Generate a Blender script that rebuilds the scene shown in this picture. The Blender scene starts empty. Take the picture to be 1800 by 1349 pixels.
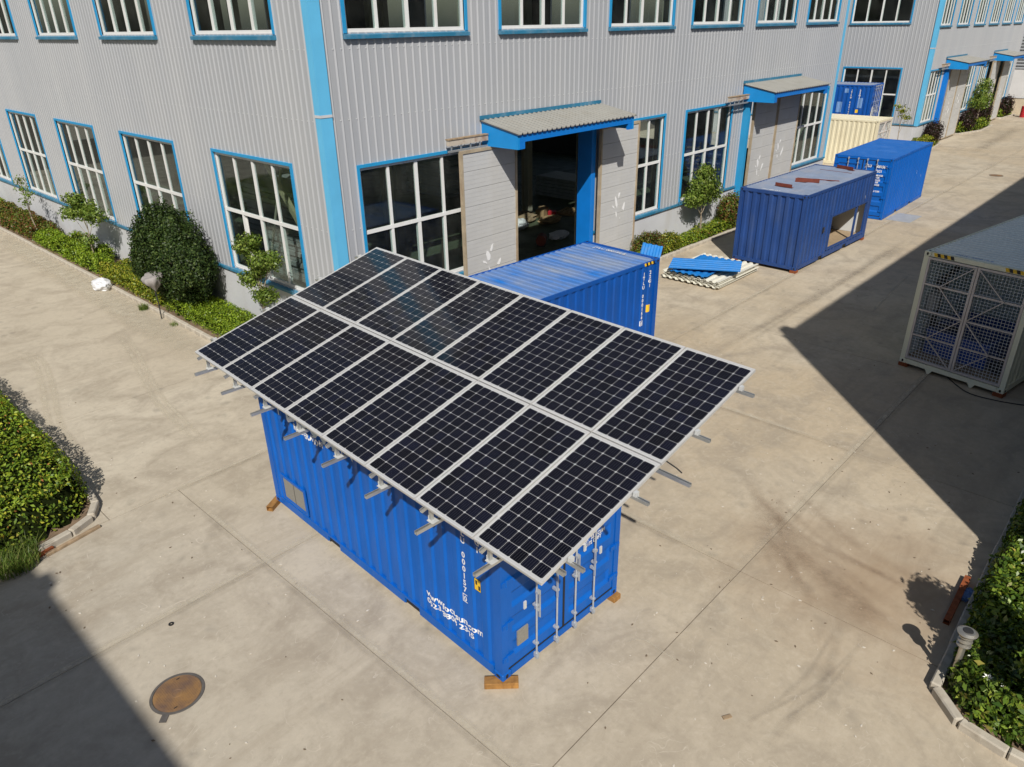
import bpy, bmesh, math, random
import numpy as np
from mathutils import Vector, Matrix

random.seed(7)
R = math.radians
S = bpy.context.scene
COL = S.collection

# ------------------------------------------------------------------ camera, world, sun, exposure
cd = bpy.data.cameras.new('camera')
cam = bpy.data.objects.new('camera', cd)
COL.objects.link(cam)
S.camera = cam
cd.sensor_fit = 'HORIZONTAL'
cd.sensor_width = 36.0
cd.lens = 36.0 * 1292.68 / 1800.0
cd.clip_start = 0.1
cd.clip_end = 3000.0
_yaw, _pit, _rol = -0.8151163, 0.4551342, -0.0169115
_f = Vector((-math.sin(_yaw) * math.cos(_pit), math.cos(_yaw) * math.cos(_pit), -math.sin(_pit)))
_r0 = Vector((math.cos(_yaw), math.sin(_yaw), 0))
_u0 = _r0.cross(_f)
_r = math.cos(_rol) * _r0 + math.sin(_rol) * _u0
_u = _r.cross(_f)
cam.matrix_world = Matrix(((_r.x, _u.x, -_f.x, -9.89296), (_r.y, _u.y, -_f.y, -15.09063), (_r.z, _u.z, -_f.z, 8.0), (0, 0, 0, 1)))

SUN_EL, SUN_AZ = 43.2, 225.0          # azimuth measured clockwise from +Y: the sun stands behind the camera
w = bpy.data.worlds.new('World')
S.world = w
w.use_nodes = True
wn = w.node_tree.nodes
bg = wn['Background']
sky = wn.new('ShaderNodeTexSky')
sky.sky_type = 'NISHITA'
sky.sun_disc = False
sky.sun_elevation = R(SUN_EL)
sky.sun_rotation = R(SUN_AZ)
sky.air_density = 1.2
sky.dust_density = 2.0
w.node_tree.links.new(sky.outputs[0], bg.inputs[0])
bg.inputs[1].default_value = 0.052
sl = bpy.data.lights.new('sun', 'SUN')
sl.energy = 4.6
sl.angle = R(0.55)
sl.color = (1.0, 0.945, 0.87)
sun = bpy.data.objects.new('sun', sl)
COL.objects.link(sun)
_d = Vector((math.sin(R(SUN_AZ)) * math.cos(R(SUN_EL)), math.cos(R(SUN_AZ)) * math.cos(R(SUN_EL)), math.sin(R(SUN_EL))))
sun.rotation_euler = _d.to_track_quat('Z', 'Y').to_euler()
sun.location = (-30, -30, 40)
S.view_settings.view_transform = 'Standard'
S.view_settings.look = 'None'
S.view_settings.exposure = 0.0
S.view_settings.gamma = 1.0
S.view_settings.use_curve_mapping = False
S.cycles.max_bounces = 8
S.cycles.transparent_max_bounces = 40
S.cycles.caustics_reflective = False
S.cycles.caustics_refractive = False
S.cycles.sample_clamp_indirect = 4.0

# ------------------------------------------------------------------ helpers
class MB:
    """collects polygons and builds one mesh"""
    def __init__(s):
        s.v, s.f = [], []
    def add(s, v, f):
        n = len(s.v)
        s.v += [tuple(p) for p in v]
        s.f += [tuple(i + n for i in q) for q in f]
        return s
    def box(s, x0, x1, y0, y1, z0, z1):
        return s.add([(x0, y0, z0), (x1, y0, z0), (x1, y1, z0), (x0, y1, z0), (x0, y0, z1), (x1, y0, z1), (x1, y1, z1), (x0, y1, z1)],
                     [(0, 3, 2, 1), (4, 5, 6, 7), (0, 1, 5, 4), (1, 2, 6, 5), (2, 3, 7, 6), (3, 0, 4, 7)])
    def quad(s, a, b, c, d):
        return s.add([a, b, c, d], [(0, 1, 2, 3)])
    def bar(s, a, b, wd, ht, up=(0, 0, 1)):
        a, b = Vector(a), Vector(b)
        d = (b - a).normalized()
        sd = d.cross(Vector(up))
        if sd.length < 1e-4:
            sd = d.cross(Vector((1, 0, 0)))
        sd.normalize()
        u = sd.cross(d)
        p = []
        for e in (a, b):
            for i, j in ((-1, -1), (1, -1), (1, 1), (-1, 1)):
                p.append(e + sd * (i * wd / 2) + u * (j * ht / 2))
        return s.add(p, [(3, 2, 1, 0), (4, 5, 6, 7), (0, 1, 5, 4), (1, 2, 6, 5), (2, 3, 7, 6), (3, 0, 4, 7)])
    def cyl(s, a, b, r0, r1=None, n=10, cap=True):
        r1 = r0 if r1 is None else r1
        a, b = Vector(a), Vector(b)
        d = (b - a).normalized()
        sd = d.cross(Vector((0, 0, 1)))
        if sd.length < 1e-4:
            sd = Vector((1, 0, 0))
        sd.normalize()
        u = sd.cross(d)
        p = []
        for e, r in ((a, r0), (b, r1)):
            for k in range(n):
                t = 2 * math.pi * k / n
                p.append(e + sd * (r * math.cos(t)) + u * (r * math.sin(t)))
        f = [(k, (k + 1) % n, n + (k + 1) % n, n + k) for k in range(n)]
        if cap:
            f += [tuple(range(n - 1, -1, -1)), tuple(range(n, 2 * n))]
        return s.add(p, f)
    def tube(s, pts, r, n=8):
        for a, b in zip(pts[:-1], pts[1:]):
            s.cyl(a, b, r, r, n)
        return s
    def lathe(s, prof, n=32, c=(0, 0), cap=True):
        p, f = [], []
        for r, z in prof:
            for k in range(n):
                t = 2 * math.pi * k / n
                p.append((c[0] + r * math.cos(t), c[1] + r * math.sin(t), z))
        for i in range(len(prof) - 1):
            for k in range(n):
                f.append((i * n + k, i * n + (k + 1) % n, (i + 1) * n + (k + 1) % n, (i + 1) * n + k))
        if cap:
            f.append(tuple(range(n - 1, -1, -1)))
            f.append(tuple((len(prof) - 1) * n + k for k in range(n)))
        return s.add(p, f)
    def prism(s, poly, z0, z1):
        n = len(poly)
        p = [(x, y, z0) for x, y in poly] + [(x, y, z1) for x, y in poly]
        f = [tuple(range(n - 1, -1, -1)), tuple(range(n, 2 * n))] + [(k, (k + 1) % n, n + (k + 1) % n, n + k) for k in range(n)]
        return s.add(p, f)
    def mesh(s, name, mat=None, bevel=0.0, smooth=False):
        me = bpy.data.meshes.new(name)
        me.from_pydata(s.v, [], s.f)
        if bevel > 0:
            b = bmesh.new()
            b.from_mesh(me)
            bmesh.ops.bevel(b, geom=b.edges[:], offset=bevel, segments=1, affect='EDGES')
            b.to_mesh(me)
            b.free()
        if mat:
            me.materials.append(mat)
        if smooth:
            me.polygons.foreach_set('use_smooth', [True] * len(me.polygons))
        me.update()
        return me
    def build(s, name, mat, parent=None, loc=(0, 0, 0), rotz=0.0, bevel=0.0, smooth=False):
        return put(name, s.mesh(name, mat, bevel, smooth), parent, loc, rotz)

def put(name, me, parent=None, loc=(0, 0, 0), rotz=0.0):
    o = bpy.data.objects.new(name, me)
    COL.objects.link(o)
    o.parent = parent
    o.location = loc
    o.rotation_euler = (0, 0, rotz)
    return o

def empty(name, loc=(0, 0, 0), rotz=0.0):
    o = bpy.data.objects.new(name, None)
    o.empty_display_size = 0.2
    COL.objects.link(o)
    o.location = loc
    o.rotation_euler = (0, 0, rotz)
    return o

def tag(o, label, cat, group=None, kind=None):
    o['label'] = label
    o['category'] = cat
    if group:
        o['group'] = group
    if kind:
        o['kind'] = kind
    return o

def structure(o):
    o['kind'] = 'structure'
    return o

def copy_tree(src, parent=None):
    c = src.copy()
    COL.objects.link(c)
    c.parent = parent
    for ch in list(src.children):
        copy_tree(ch, c)
    return c

# ------------------------------------------------------------------ materials
def new_mat(name):
    m = bpy.data.materials.new(name)
    m.use_nodes = True
    nt = m.node_tree
    return m, nt, nt.nodes['Principled BSDF']

def N(nt, t, **kw):
    n = nt.nodes.new(t)
    for k, v in kw.items():
        if k in n.inputs:
            n.inputs[k].default_value = v
        else:
            setattr(n, k, v)
    return n

def mixc(nt, fac, a, b, mode='MIX'):
    n = nt.nodes.new('ShaderNodeMix')
    n.data_type = 'RGBA'
    n.blend_type = mode
    for sock, val in ((n.inputs[0], fac), (n.inputs[6], a), (n.inputs[7], b)):
        if hasattr(val, 'is_output') or hasattr(val, 'links'):
            nt.links.new(val, sock)
        else:
            sock.default_value = val if isinstance(val, (int, float)) else (*val, 1.0)[:4]
    return n.outputs[2]

def ramp(nt, val, p0, p1, v0=0.0, v1=1.0):
    n = nt.nodes.new('ShaderNodeMapRange')
    n.inputs[1].default_value = p0
    n.inputs[2].default_value = p1
    n.inputs[3].default_value = v0
    n.inputs[4].default_value = v1
    nt.links.new(val, n.inputs[0])
    return n.outputs[0]

def math_(nt, op, a, b=None):
    n = nt.nodes.new('ShaderNodeMath')
    n.operation = op
    for i, val in enumerate((a, b)):
        if val is None:
            continue
        if isinstance(val, (int, float)):
            n.inputs[i].default_value = val
        else:
            nt.links.new(val, n.inputs[i])
    return n.outputs[0]

def noise(nt, vec, scale, detail=4.0, rough=0.55, dist=0.0):
    n = nt.nodes.new('ShaderNodeTexNoise')
    n.inputs['Scale'].default_value = scale
    n.inputs['Detail'].default_value = detail
    n.inputs['Roughness'].default_value = rough
    n.inputs['Distortion'].default_value = dist
    nt.links.new(vec, n.inputs['Vector'])
    return n.outputs['Fac']

def mapped(nt, src, scale=(1, 1, 1), loc=(0, 0, 0), rot=(0, 0, 0)):
    n = nt.nodes.new('ShaderNodeMapping')
    n.inputs['Scale'].default_value = scale
    n.inputs['Location'].default_value = loc
    n.inputs['Rotation'].default_value = rot
    nt.links.new(src, n.inputs[0])
    return n.outputs[0]

def bump(nt, bsdf, h, strength=0.2, dist=0.01):
    n = nt.nodes.new('ShaderNodeBump')
    n.inputs['Strength'].default_value = strength
    n.inputs['Distance'].default_value = dist
    nt.links.new(h, n.inputs['Height'])
    nt.links.new(n.outputs[0], bsdf.inputs['Normal'])

def paint(name, col, rough=0.45, metal=0.0, var=0.12, vscale=1.5, dirt=None, dirt_amt=0.0, dscale=2.0, streak=True, bmp=0.0, spec=0.5, coord='Object'):
    """painted or plain surface with uneven tone and optional dirt or wear"""
    m, nt, b = new_mat(name)
    tc = N(nt, 'ShaderNodeTexCoord')
    v = tc.outputs[coord]
    n1 = noise(nt, v, vscale, 5)
    k = ramp(nt, n1, 0.3, 0.7, 1 - var, 1 + var)
    c = mixc(nt, 1.0, (*col, 1), k, 'MULTIPLY')
    if dirt:
        sv = mapped(nt, v, (1, 1, 0.22)) if streak else v
        n2 = noise(nt, sv, dscale, 7, 0.65)
        f = ramp(nt, n2, 0.5, 0.72, 0.0, dirt_amt)
        c = mixc(nt, f, c, dirt)
        nt.links.new(ramp(nt, n2, 0.45, 0.7, rough, min(1, rough + 0.3)), b.inputs['Roughness'])
    else:
        b.inputs['Roughness'].default_value = rough
    nt.links.new(c, b.inputs['Base Color'])
    b.inputs['Metallic'].default_value = metal
    b.inputs['Specular IOR Level'].default_value = spec
    if bmp:
        bump(nt, b, noise(nt, v, 60, 3), bmp, 0.004)
    return m

M = {}
M['blue'] = paint('container_blue', (0.002, 0.110, 0.475), 0.42, var=0.07, dirt=(0.02, 0.10, 0.32), dirt_amt=0.15, dscale=3.0, spec=0.3)
M['blue_b'] = paint('container_blue_second', (0.002, 0.078, 0.37), 0.45, var=0.1, dirt=(0.02, 0.07, 0.22), dirt_amt=0.4, dscale=3.0, spec=0.3)
M['blue_old'] = paint('container_blue_faded', (0.014, 0.055, 0.21), 0.5, var=0.12, dirt=(0.035, 0.065, 0.15), dirt_amt=0.6, dscale=3.5)
M['roof_old'] = paint('faded_grey_blue_roof', (0.20, 0.25, 0.35), 0.6, var=0.12, dirt=(0.30, 0.30, 0.33), dirt_amt=0.6, dscale=1.2, streak=False)
M['roof_blue'] = paint('clean_blue_roof', (0.010, 0.115, 0.42), 0.45, var=0.07, dirt=(0.05, 0.16, 0.42), dirt_amt=0.5, dscale=1.6, streak=False)
M['cream'] = paint('cream_paint', (0.74, 0.69, 0.51), 0.5, var=0.05, dirt=(0.5, 0.42, 0.26), dirt_amt=0.25, dscale=2)
M['pale'] = paint('pale_green_white_paint', (0.86, 0.87, 0.67), 0.45, var=0.04, dirt=(0.55, 0.52, 0.36), dirt_amt=0.3, dscale=2)
M['pale_roof'] = paint('pale_grey_green_roof', (0.84, 0.86, 0.79), 0.32, var=0.04, dirt=(0.66, 0.68, 0.62), dirt_amt=0.5, dscale=0.7, streak=False)
M['pale_roof'].node_tree.nodes['Principled BSDF'].inputs['Coat Weight'].default_value = 1.0
M['pale_roof'].node_tree.nodes['Principled BSDF'].inputs['Coat Roughness'].default_value = 0.25
M['casting'] = paint('hole_shade_black', (0.012, 0.012, 0.014), 0.8, var=0)  # near-black, painted as the shade inside holes, slots and pockets
M['rubber'] = paint('black_rubber', (0.012, 0.012, 0.013), 0.6, var=0.1)
M['galv'] = paint('galvanised_steel', (0.62, 0.63, 0.62), 0.38, 0.75, var=0.1, vscale=8)
M['galv_rod'] = paint('galvanised_rod', (0.66, 0.68, 0.68), 0.42, 0.2, var=0.1, vscale=8)
M['wire'] = paint('pale_mesh_wire', (0.74, 0.78, 0.80), 0.5, 0.0, var=0.05)
M['rod'] = paint('dull_zinc_rod', (0.46, 0.49, 0.52), 0.45, 0.3, var=0.12, vscale=8)
M['alu'] = paint('anodised_aluminium', (0.70, 0.70, 0.69), 0.35, 0.35, var=0.03)
M['white'] = paint('white_lettering', (0.82, 0.83, 0.84), 0.5, var=0.03)
M['logo'] = paint('pale_blue_lettering', (0.66, 0.75, 0.82), 0.5, var=0.03)
M['logo_line'] = paint('washed_blue_lettering', (0.16, 0.30, 0.58), 0.5, var=0.06)
M['yellow'] = paint('yellow_sticker', (0.85, 0.55, 0.03), 0.5, var=0.05)
M['black'] = paint('black_paint', (0.015, 0.015, 0.016), 0.5, var=0.05)
M['red'] = paint('red_paint', (0.45, 0.02, 0.03), 0.4, var=0.1)
M['timber'] = paint('orange_timber', (0.34, 0.17, 0.045), 0.8, var=0.3, vscale=6, dirt=(0.16, 0.07, 0.02), dirt_amt=0.7, dscale=9)
M['rust'] = paint('rusty_steel', (0.28, 0.075, 0.022), 0.75, 0.1, var=0.3, vscale=9, dirt=(0.12, 0.035, 0.015), dirt_amt=0.8, dscale=14, streak=False)
M['redox'] = paint('red_primer_steel', (0.16, 0.035, 0.02), 0.65, var=0.2, vscale=6)
M['wood_old'] = paint('weathered_timber', (0.33, 0.24, 0.15), 0.85, var=0.25, vscale=8, dirt=(0.14, 0.10, 0.06), dirt_amt=0.6, dscale=10)
M['frame_white'] = paint('white_window_frame', (0.78, 0.79, 0.78), 0.4, var=0.04, dirt=(0.5, 0.45, 0.36), dirt_amt=0.25, dscale=3)
M['trim'] = paint('sky_blue_trim', (0.022, 0.30, 0.60), 0.4, var=0.08, dirt=(0.05, 0.24, 0.40), dirt_amt=0.3, dscale=2)
M['column_blue'] = paint('corner_trim_blue', (0.13, 0.50, 0.80), 0.38, var=0.05)
M['jamb'] = paint('strong_blue_steel', (0.005, 0.18, 0.62), 0.4, var=0.08)
M['flash'] = paint('flashing_and_sill_shade', (0.03, 0.19, 0.33), 0.45, var=0.15, dirt=(0.25, 0.3, 0.33), dirt_amt=0.5, dscale=3, streak=False)  # flashing; sills share this darker teal, painted for the lower light on them
M['plinth'] = paint('painted_concrete_plinth', (0.56, 0.575, 0.60), 0.8, var=0.07, vscale=0.8, dirt=(0.42, 0.40, 0.36), dirt_amt=0.4, dscale=1.5, bmp=0.1)
M['doorpan'] = paint('grey_sandwich_panel', (0.52, 0.525, 0.52), 0.5, var=0.05, dirt=(0.42, 0.40, 0.35), dirt_amt=0.3, dscale=1.2)
M['doorframe'] = paint('weathered_door_frame', (0.40, 0.33, 0.23), 0.6, var=0.2, vscale=3, dirt=(0.25, 0.13, 0.06), dirt_amt=0.6, dscale=4)
M['canopy'] = paint('grey_canopy_sheet', (0.29, 0.29, 0.27), 0.5, var=0.06, dirt=(0.23, 0.215, 0.18), dirt_amt=0.5, dscale=2, streak=False)
M['steel_in'] = paint('interior_steel', (0.40, 0.38, 0.30), 0.6, var=0.1)
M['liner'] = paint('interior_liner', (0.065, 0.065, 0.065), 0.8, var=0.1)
M['floor_in'] = paint('green_floor_paint', (0.10, 0.12, 0.075), 0.55, var=0.25, vscale=1.2, streak=False, dirt=(0.06, 0.06, 0.05), dirt_amt=0.6, dscale=1)
M['soil'] = paint('dry_soil', (0.20, 0.14, 0.09), 0.95, var=0.3, vscale=4, bmp=0.6)
M['kerb'] = paint('kerb_concrete', (0.46, 0.42, 0.35), 0.9, var=0.14, vscale=3, dirt=(0.27, 0.23, 0.17), dirt_amt=0.6, dscale=5, streak=False, bmp=0.5)
M['core'] = paint('leaf_gap_shade', (0.012, 0.017, 0.005), 1.0, var=0.4, vscale=12, spec=0.0)  # near-black, painted as the shade deep between leaves
M['bark'] = paint('pale_bark', (0.30, 0.25, 0.18), 0.9, var=0.25, vscale=12, bmp=0.4)
M['bark_dark'] = paint('dark_bark', (0.12, 0.09, 0.06), 0.9, var=0.25, vscale=12, bmp=0.4)
M['iron'] = None
M['cloth'] = paint('grey_cloth', (0.30, 0.28, 0.27), 0.9, var=0.12, vscale=5)
M['plastic'] = paint('white_plastic', (0.72, 0.73, 0.76), 0.35, var=0.06, vscale=5)
M['stainless'] = paint('stainless_steel', (0.50, 0.48, 0.43), 0.30, 0.75, var=0.08, vscale=4)
M['dark_steel'] = paint('dark_steel', (0.05, 0.05, 0.052), 0.5, 0.4, var=0.2, vscale=6)
M['plate'] = paint('grey_steel_plate', (0.42, 0.43, 0.43), 0.6, 0.2, var=0.12, vscale=3)
M['sheet_blue'] = paint('blue_roof_sheet', (0.010, 0.19, 0.56), 0.42, var=0.08, dirt=(0.10, 0.20, 0.33), dirt_amt=0.5, dscale=3, streak=False)
M['sheet_white'] = paint('cream_roof_sheet', (0.70, 0.69, 0.60), 0.5, var=0.06, dirt=(0.4, 0.36, 0.3), dirt_amt=0.4, dscale=3, streak=False)
M['inner_white'] = paint('container_inner_lining', (0.62, 0.64, 0.64), 0.6, var=0.05)
M['inner_cyan'] = paint('pale_cyan_lining', (0.74, 0.88, 0.90), 0.4, var=0.04)
M['plywood'] = paint('plywood_floor', (0.36, 0.27, 0.17), 0.7, var=0.15, vscale=2)
M['beige_wall'] = paint('beige_boundary_wall', (0.55, 0.48, 0.36), 0.9, var=0.12, bmp=0.3)
M['white_wall'] = paint('white_render_wall', (0.68, 0.68, 0.68), 0.8, var=0.05)
M['louvre'] = paint('grey_louvre', (0.40, 0.42, 0.44), 0.5, var=0.06)
M['rag'] = paint('blue_rag', (0.10, 0.18, 0.38), 0.9, var=0.2, vscale=12)
M['card'] = paint('brown_cardboard', (0.42, 0.28, 0.15), 0.8, var=0.12)
M['petal'] = paint('white_petals', (0.85, 0.85, 0.82), 0.6, var=0.03)
M['tank_blue'] = paint('royal_blue_tank', (0.01, 0.06, 0.35), 0.4, var=0.06)

def litter_mat():
    m, nt, b = new_mat('pale_chips')
    g = N(nt, 'ShaderNodeNewGeometry')
    c = mixc(nt, ramp(nt, g.outputs['Random Per Island'], 0.55, 0.6), (0.62, 0.58, 0.50), (0.16, 0.12, 0.08))
    nt.links.new(c, b.inputs['Base Color'])
    b.inputs['Roughness'].default_value = 0.9
    return m
M['litter'] = litter_mat()

def cladding():
    m, nt, b = new_mat('grey_wall_cladding')
    g = N(nt, 'ShaderNodeNewGeometry')
    v = g.outputs['Position']
    n1 = noise(nt, mapped(nt, v, (1, 1, 0.1)), 0.7, 5, 0.6)
    n2 = noise(nt, mapped(nt, v, (30, 30, 0.4)), 1.0, 3)
    c = mixc(nt, ramp(nt, n1, 0.3, 0.7), (0.44, 0.465, 0.50), (0.50, 0.52, 0.545))
    c = mixc(nt, ramp(nt, n2, 0.3, 0.75, 0, 0.25), c, (0.36, 0.355, 0.35))
    nt.links.new(c, b.inputs['Base Color'])
    b.inputs['Roughness'].default_value = 0.42
    b.inputs['Metallic'].default_value = 0.15
    return m
M['clad'] = cladding()
M['rib'] = paint('wall_cladding_rib', (0.60, 0.60, 0.595), 0.35, 0.1, var=0.04)

def glass():
    m = bpy.data.materials.new('window_glass')
    m.use_nodes = True
    nt = m.node_tree
    nt.nodes.remove(nt.nodes['Principled BSDF'])
    out = nt.nodes['Material Output']
    tr = N(nt, 'ShaderNodeBsdfTransparent')
    tr.inputs[0].default_value = (0.80, 0.86, 0.85, 1)
    gl = N(nt, 'ShaderNodeBsdfGlossy')
    gl.inputs['Roughness'].default_value = 0.03
    gl.inputs[0].default_value = (0.8, 0.85, 0.85, 1)
    fr = N(nt, 'ShaderNodeFresnel')
    gb = N(nt, 'ShaderNodeNewGeometry')
    nt.links.new(ramp(nt, gb.outputs['Backfacing'], 0.0, 1.0, 1.42, 1 / 1.42), fr.inputs[0])
    mx = N(nt, 'ShaderNodeMixShader')
    nt.links.new(fr.outputs[0], mx.inputs[0])
    nt.links.new(tr.outputs[0], mx.inputs[1])
    nt.links.new(gl.outputs[0], mx.inputs[2])
    df = N(nt, 'ShaderNodeBsdfDiffuse')
    df.inputs[0].default_value = (0.45, 0.45, 0.42, 1)
    g = N(nt, 'ShaderNodeNewGeometry')
    nn = noise(nt, g.outputs['Position'], 1.2, 6, 0.65)
    mx2 = N(nt, 'ShaderNodeMixShader')
    nt.links.new(ramp(nt, nn, 0.4, 0.85, 0.004, 0.05), mx2.inputs[0])
    nt.links.new(mx.outputs[0], mx2.inputs[1])
    nt.links.new(df.outputs[0], mx2.inputs[2])
    nt.links.new(mx2.outputs[0], out.inputs[0])
    return m
M['glass'] = glass()

def concrete():
    m, nt, b = new_mat('yard_concrete')
    g = N(nt, 'ShaderNodeNewGeometry')
    v = g.outputs['Position']
    oi = N(nt, 'ShaderNodeObjectInfo')
    big = noise(nt, v, 0.16, 4, 0.6, 0.6)
    mid = noise(nt, v, 0.9, 7, 0.62, 0.8)
    fine = noise(nt, v, 9.0, 6, 0.7)
    grit = noise(nt, v, 70.0, 3, 0.6)
    sx_ = N(nt, 'ShaderNodeSeparateXYZ')
    nt.links.new(v, sx_.inputs[0])
    tan = math_(nt, 'ADD', ramp(nt, sx_.outputs[0], -9.0, 3.0, 0.0, 0.7), math_(nt, 'MULTIPLY', big, 0.6))
    c = mixc(nt, ramp(nt, tan, 0.25, 1.0), (0.455, 0.415, 0.345), (0.47, 0.38, 0.26))
    c = mixc(nt, ramp(nt, math_(nt, 'ADD', big, ramp(nt, sx_.outputs[1], -3.0, 10.0, 0.0, 0.12)), 0.35, 0.65, 0.0, 0.75), c, (0.57, 0.52, 0.425))
    c = mixc(nt, ramp(nt, mid, 0.45, 0.66, 0, 0.75), c, (0.32, 0.275, 0.215))
    mid2 = noise(nt, mapped(nt, v, (1, 1, 1), loc=(31, 7, 0)), 2.6, 7, 0.66, 1.2)
    c = mixc(nt, ramp(nt, mid2, 0.50, 0.74, 0, 0.5), c, (0.34, 0.30, 0.24))
    c = mixc(nt, ramp(nt, mid2, 0.46, 0.26, 0, 0.45), c, (0.58, 0.52, 0.42))
    c = mixc(nt, ramp(nt, fine, 0.52, 0.74, 0, 0.45), c, (0.60, 0.54, 0.44))
    c = mixc(nt, ramp(nt, fine, 0.46, 0.28, 0, 0.4), c, (0.30, 0.26, 0.205))
    c = mixc(nt, ramp(nt, oi.outputs['Random'], 0, 1, 0, 0.22), c, (0.40, 0.345, 0.26))
    # large stretched wear along the driving direction
    st = noise(nt, mapped(nt, v, (0.25, 1.6, 1), rot=(0, 0, 0.25)), 0.9, 6, 0.65, 1.0)
    c = mixc(nt, ramp(nt, st, 0.50, 0.74, 0, 0.5), c, (0.32, 0.27, 0.205))
    # round damp or oily foot-sized patches
    vo = N(nt, 'ShaderNodeTexVoronoi')
    vo.inputs['Scale'].default_value = 1.7
    vv = nt.nodes.new('ShaderNodeVectorMath')
    vv.operation = 'ADD'
    nz = nt.nodes.new('ShaderNodeTexNoise')
    nz.inputs['Scale'].default_value = 5.0
    nt.links.new(v, nz.inputs['Vector'])
    sc = nt.nodes.new('ShaderNodeVectorMath')
    sc.operation = 'SCALE'
    sc.inputs[3].default_value = 0.22
    nt.links.new(nz.outputs['Color'], sc.inputs[0])
    nt.links.new(v, vv.inputs[0])
    nt.links.new(sc.outputs[0], vv.inputs[1])
    nt.links.new(vv.outputs[0], vo.inputs['Vector'])
    spot = math_(nt, 'MULTIPLY', ramp(nt, vo.outputs['Distance'], 0.05, 0.22, 1.0, 0.0), ramp(nt, fine, 0.35, 0.6, 0.25, 1.0))
    gate = ramp(nt, noise(nt, v, 0.33, 3), 0.44, 0.58)
    c = mixc(nt, math_(nt, 'MULTIPLY', math_(nt, 'MULTIPLY', spot, gate), 0.6), c, (0.20, 0.185, 0.155))
    # thin pale scrapes
    wv = nt.nodes.new('ShaderNodeTexNoise')
    wv.inputs['Scale'].default_value = 0.55
    wv.inputs['Detail'].default_value = 3
    wv.inputs['Distortion'].default_value = 2.2
    nt.links.new(mapped(nt, v, (1, 1, 1), loc=(13, 5, 0)), wv.inputs['Vector'])
    line = math_(nt, 'ABSOLUTE', math_(nt, 'SUBTRACT', wv.outputs['Fac'], 0.5))
    lm = math_(nt, 'MULTIPLY', ramp(nt, line, 0.0, 0.0035, 1.0, 0.0), ramp(nt, mid2, 0.45, 0.6))
    c = mixc(nt, math_(nt, 'MULTIPLY', lm, 0.6), c, (0.66, 0.60, 0.50))
    # brown earth trodden and driven out of the bed on the right
    sub = nt.nodes.new('ShaderNodeVectorMath')
    sub.operation = 'DISTANCE'
    nt.links.new(mapped(nt, v, (1.0, 0.8, 0)), sub.inputs[0])
    sub.inputs[1].default_value = (0.5, -13.2 * 0.8, 0)
    dm = math_(nt, 'ADD', sub.outputs['Value'], math_(nt, 'MULTIPLY', noise(nt, v, 1.1, 6, 0.65, 0.7), 2.4))
    c = mixc(nt, ramp(nt, dm, 1.2, 3.6, 0.65, 0.0), c, (0.33, 0.225, 0.135))
    c = mixc(nt, ramp(nt, grit, 0.3, 0.75, 0.0, 0.16), c, (0.30, 0.27, 0.22))
    c = mixc(nt, 1.0, c, (1.02, 1.015, 1.0), 'MULTIPLY')
    nt.links.new(c, b.inputs['Base Color'])
    b.inputs['Roughness'].default_value = 0.82
    b.inputs['Specular IOR Level'].default_value = 0.3
    bump(nt, b, math_(nt, 'ADD', math_(nt, 'MULTIPLY', grit, 0.5), fine), 0.25, 0.006)
    return m
M['concrete'] = concrete()
M['joint'] = paint('joint_dirt', (0.13, 0.11, 0.085), 0.95, var=0.2, vscale=3)

def mark(name, col, amt, scale=3.0):
    """thin worn deposit on the concrete"""
    m, nt, b = new_mat(name)
    out = nt.nodes['Material Output']
    b.inputs['Base Color'].default_value = (*col, 1)
    b.inputs['Roughness'].default_value = 0.9
    tr = N(nt, 'ShaderNodeBsdfTransparent')
    g = N(nt, 'ShaderNodeNewGeometry')
    n = noise(nt, g.outputs['Position'], scale, 6, 0.7)
    n2 = noise(nt, g.outputs['Position'], scale * 6, 4, 0.7)
    at = N(nt, 'ShaderNodeAttribute')
    at.attribute_name = 'fade'
    f = math_(nt, 'MULTIPLY', ramp(nt, math_(nt, 'ADD', n, math_(nt, 'MULTIPLY', n2, 0.4)), 0.40, 1.0, 0.0, amt), math_(nt, 'POWER', at.outputs['Fac'], 1.5))
    mx = N(nt, 'ShaderNodeMixShader')
    nt.links.new(f, mx.inputs[0])
    nt.links.new(tr.outputs[0], mx.inputs[1])
    nt.links.new(b.outputs[0], mx.inputs[2])
    nt.links.new(mx.outputs[0], out.inputs[0])
    return m
M['mark_pale'] = mark('pale_tyre_mark', (0.62, 0.56, 0.44), 0.9)
M['mark_brown'] = mark('brown_tyre_mark', (0.31, 0.22, 0.145), 0.2)
M['mark_faint'] = mark('faint_tyre_mark', (0.30, 0.26, 0.205), 0.25)
M['mark_dark'] = mark('dark_tyre_mark', (0.27, 0.225, 0.17), 0.36)

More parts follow.
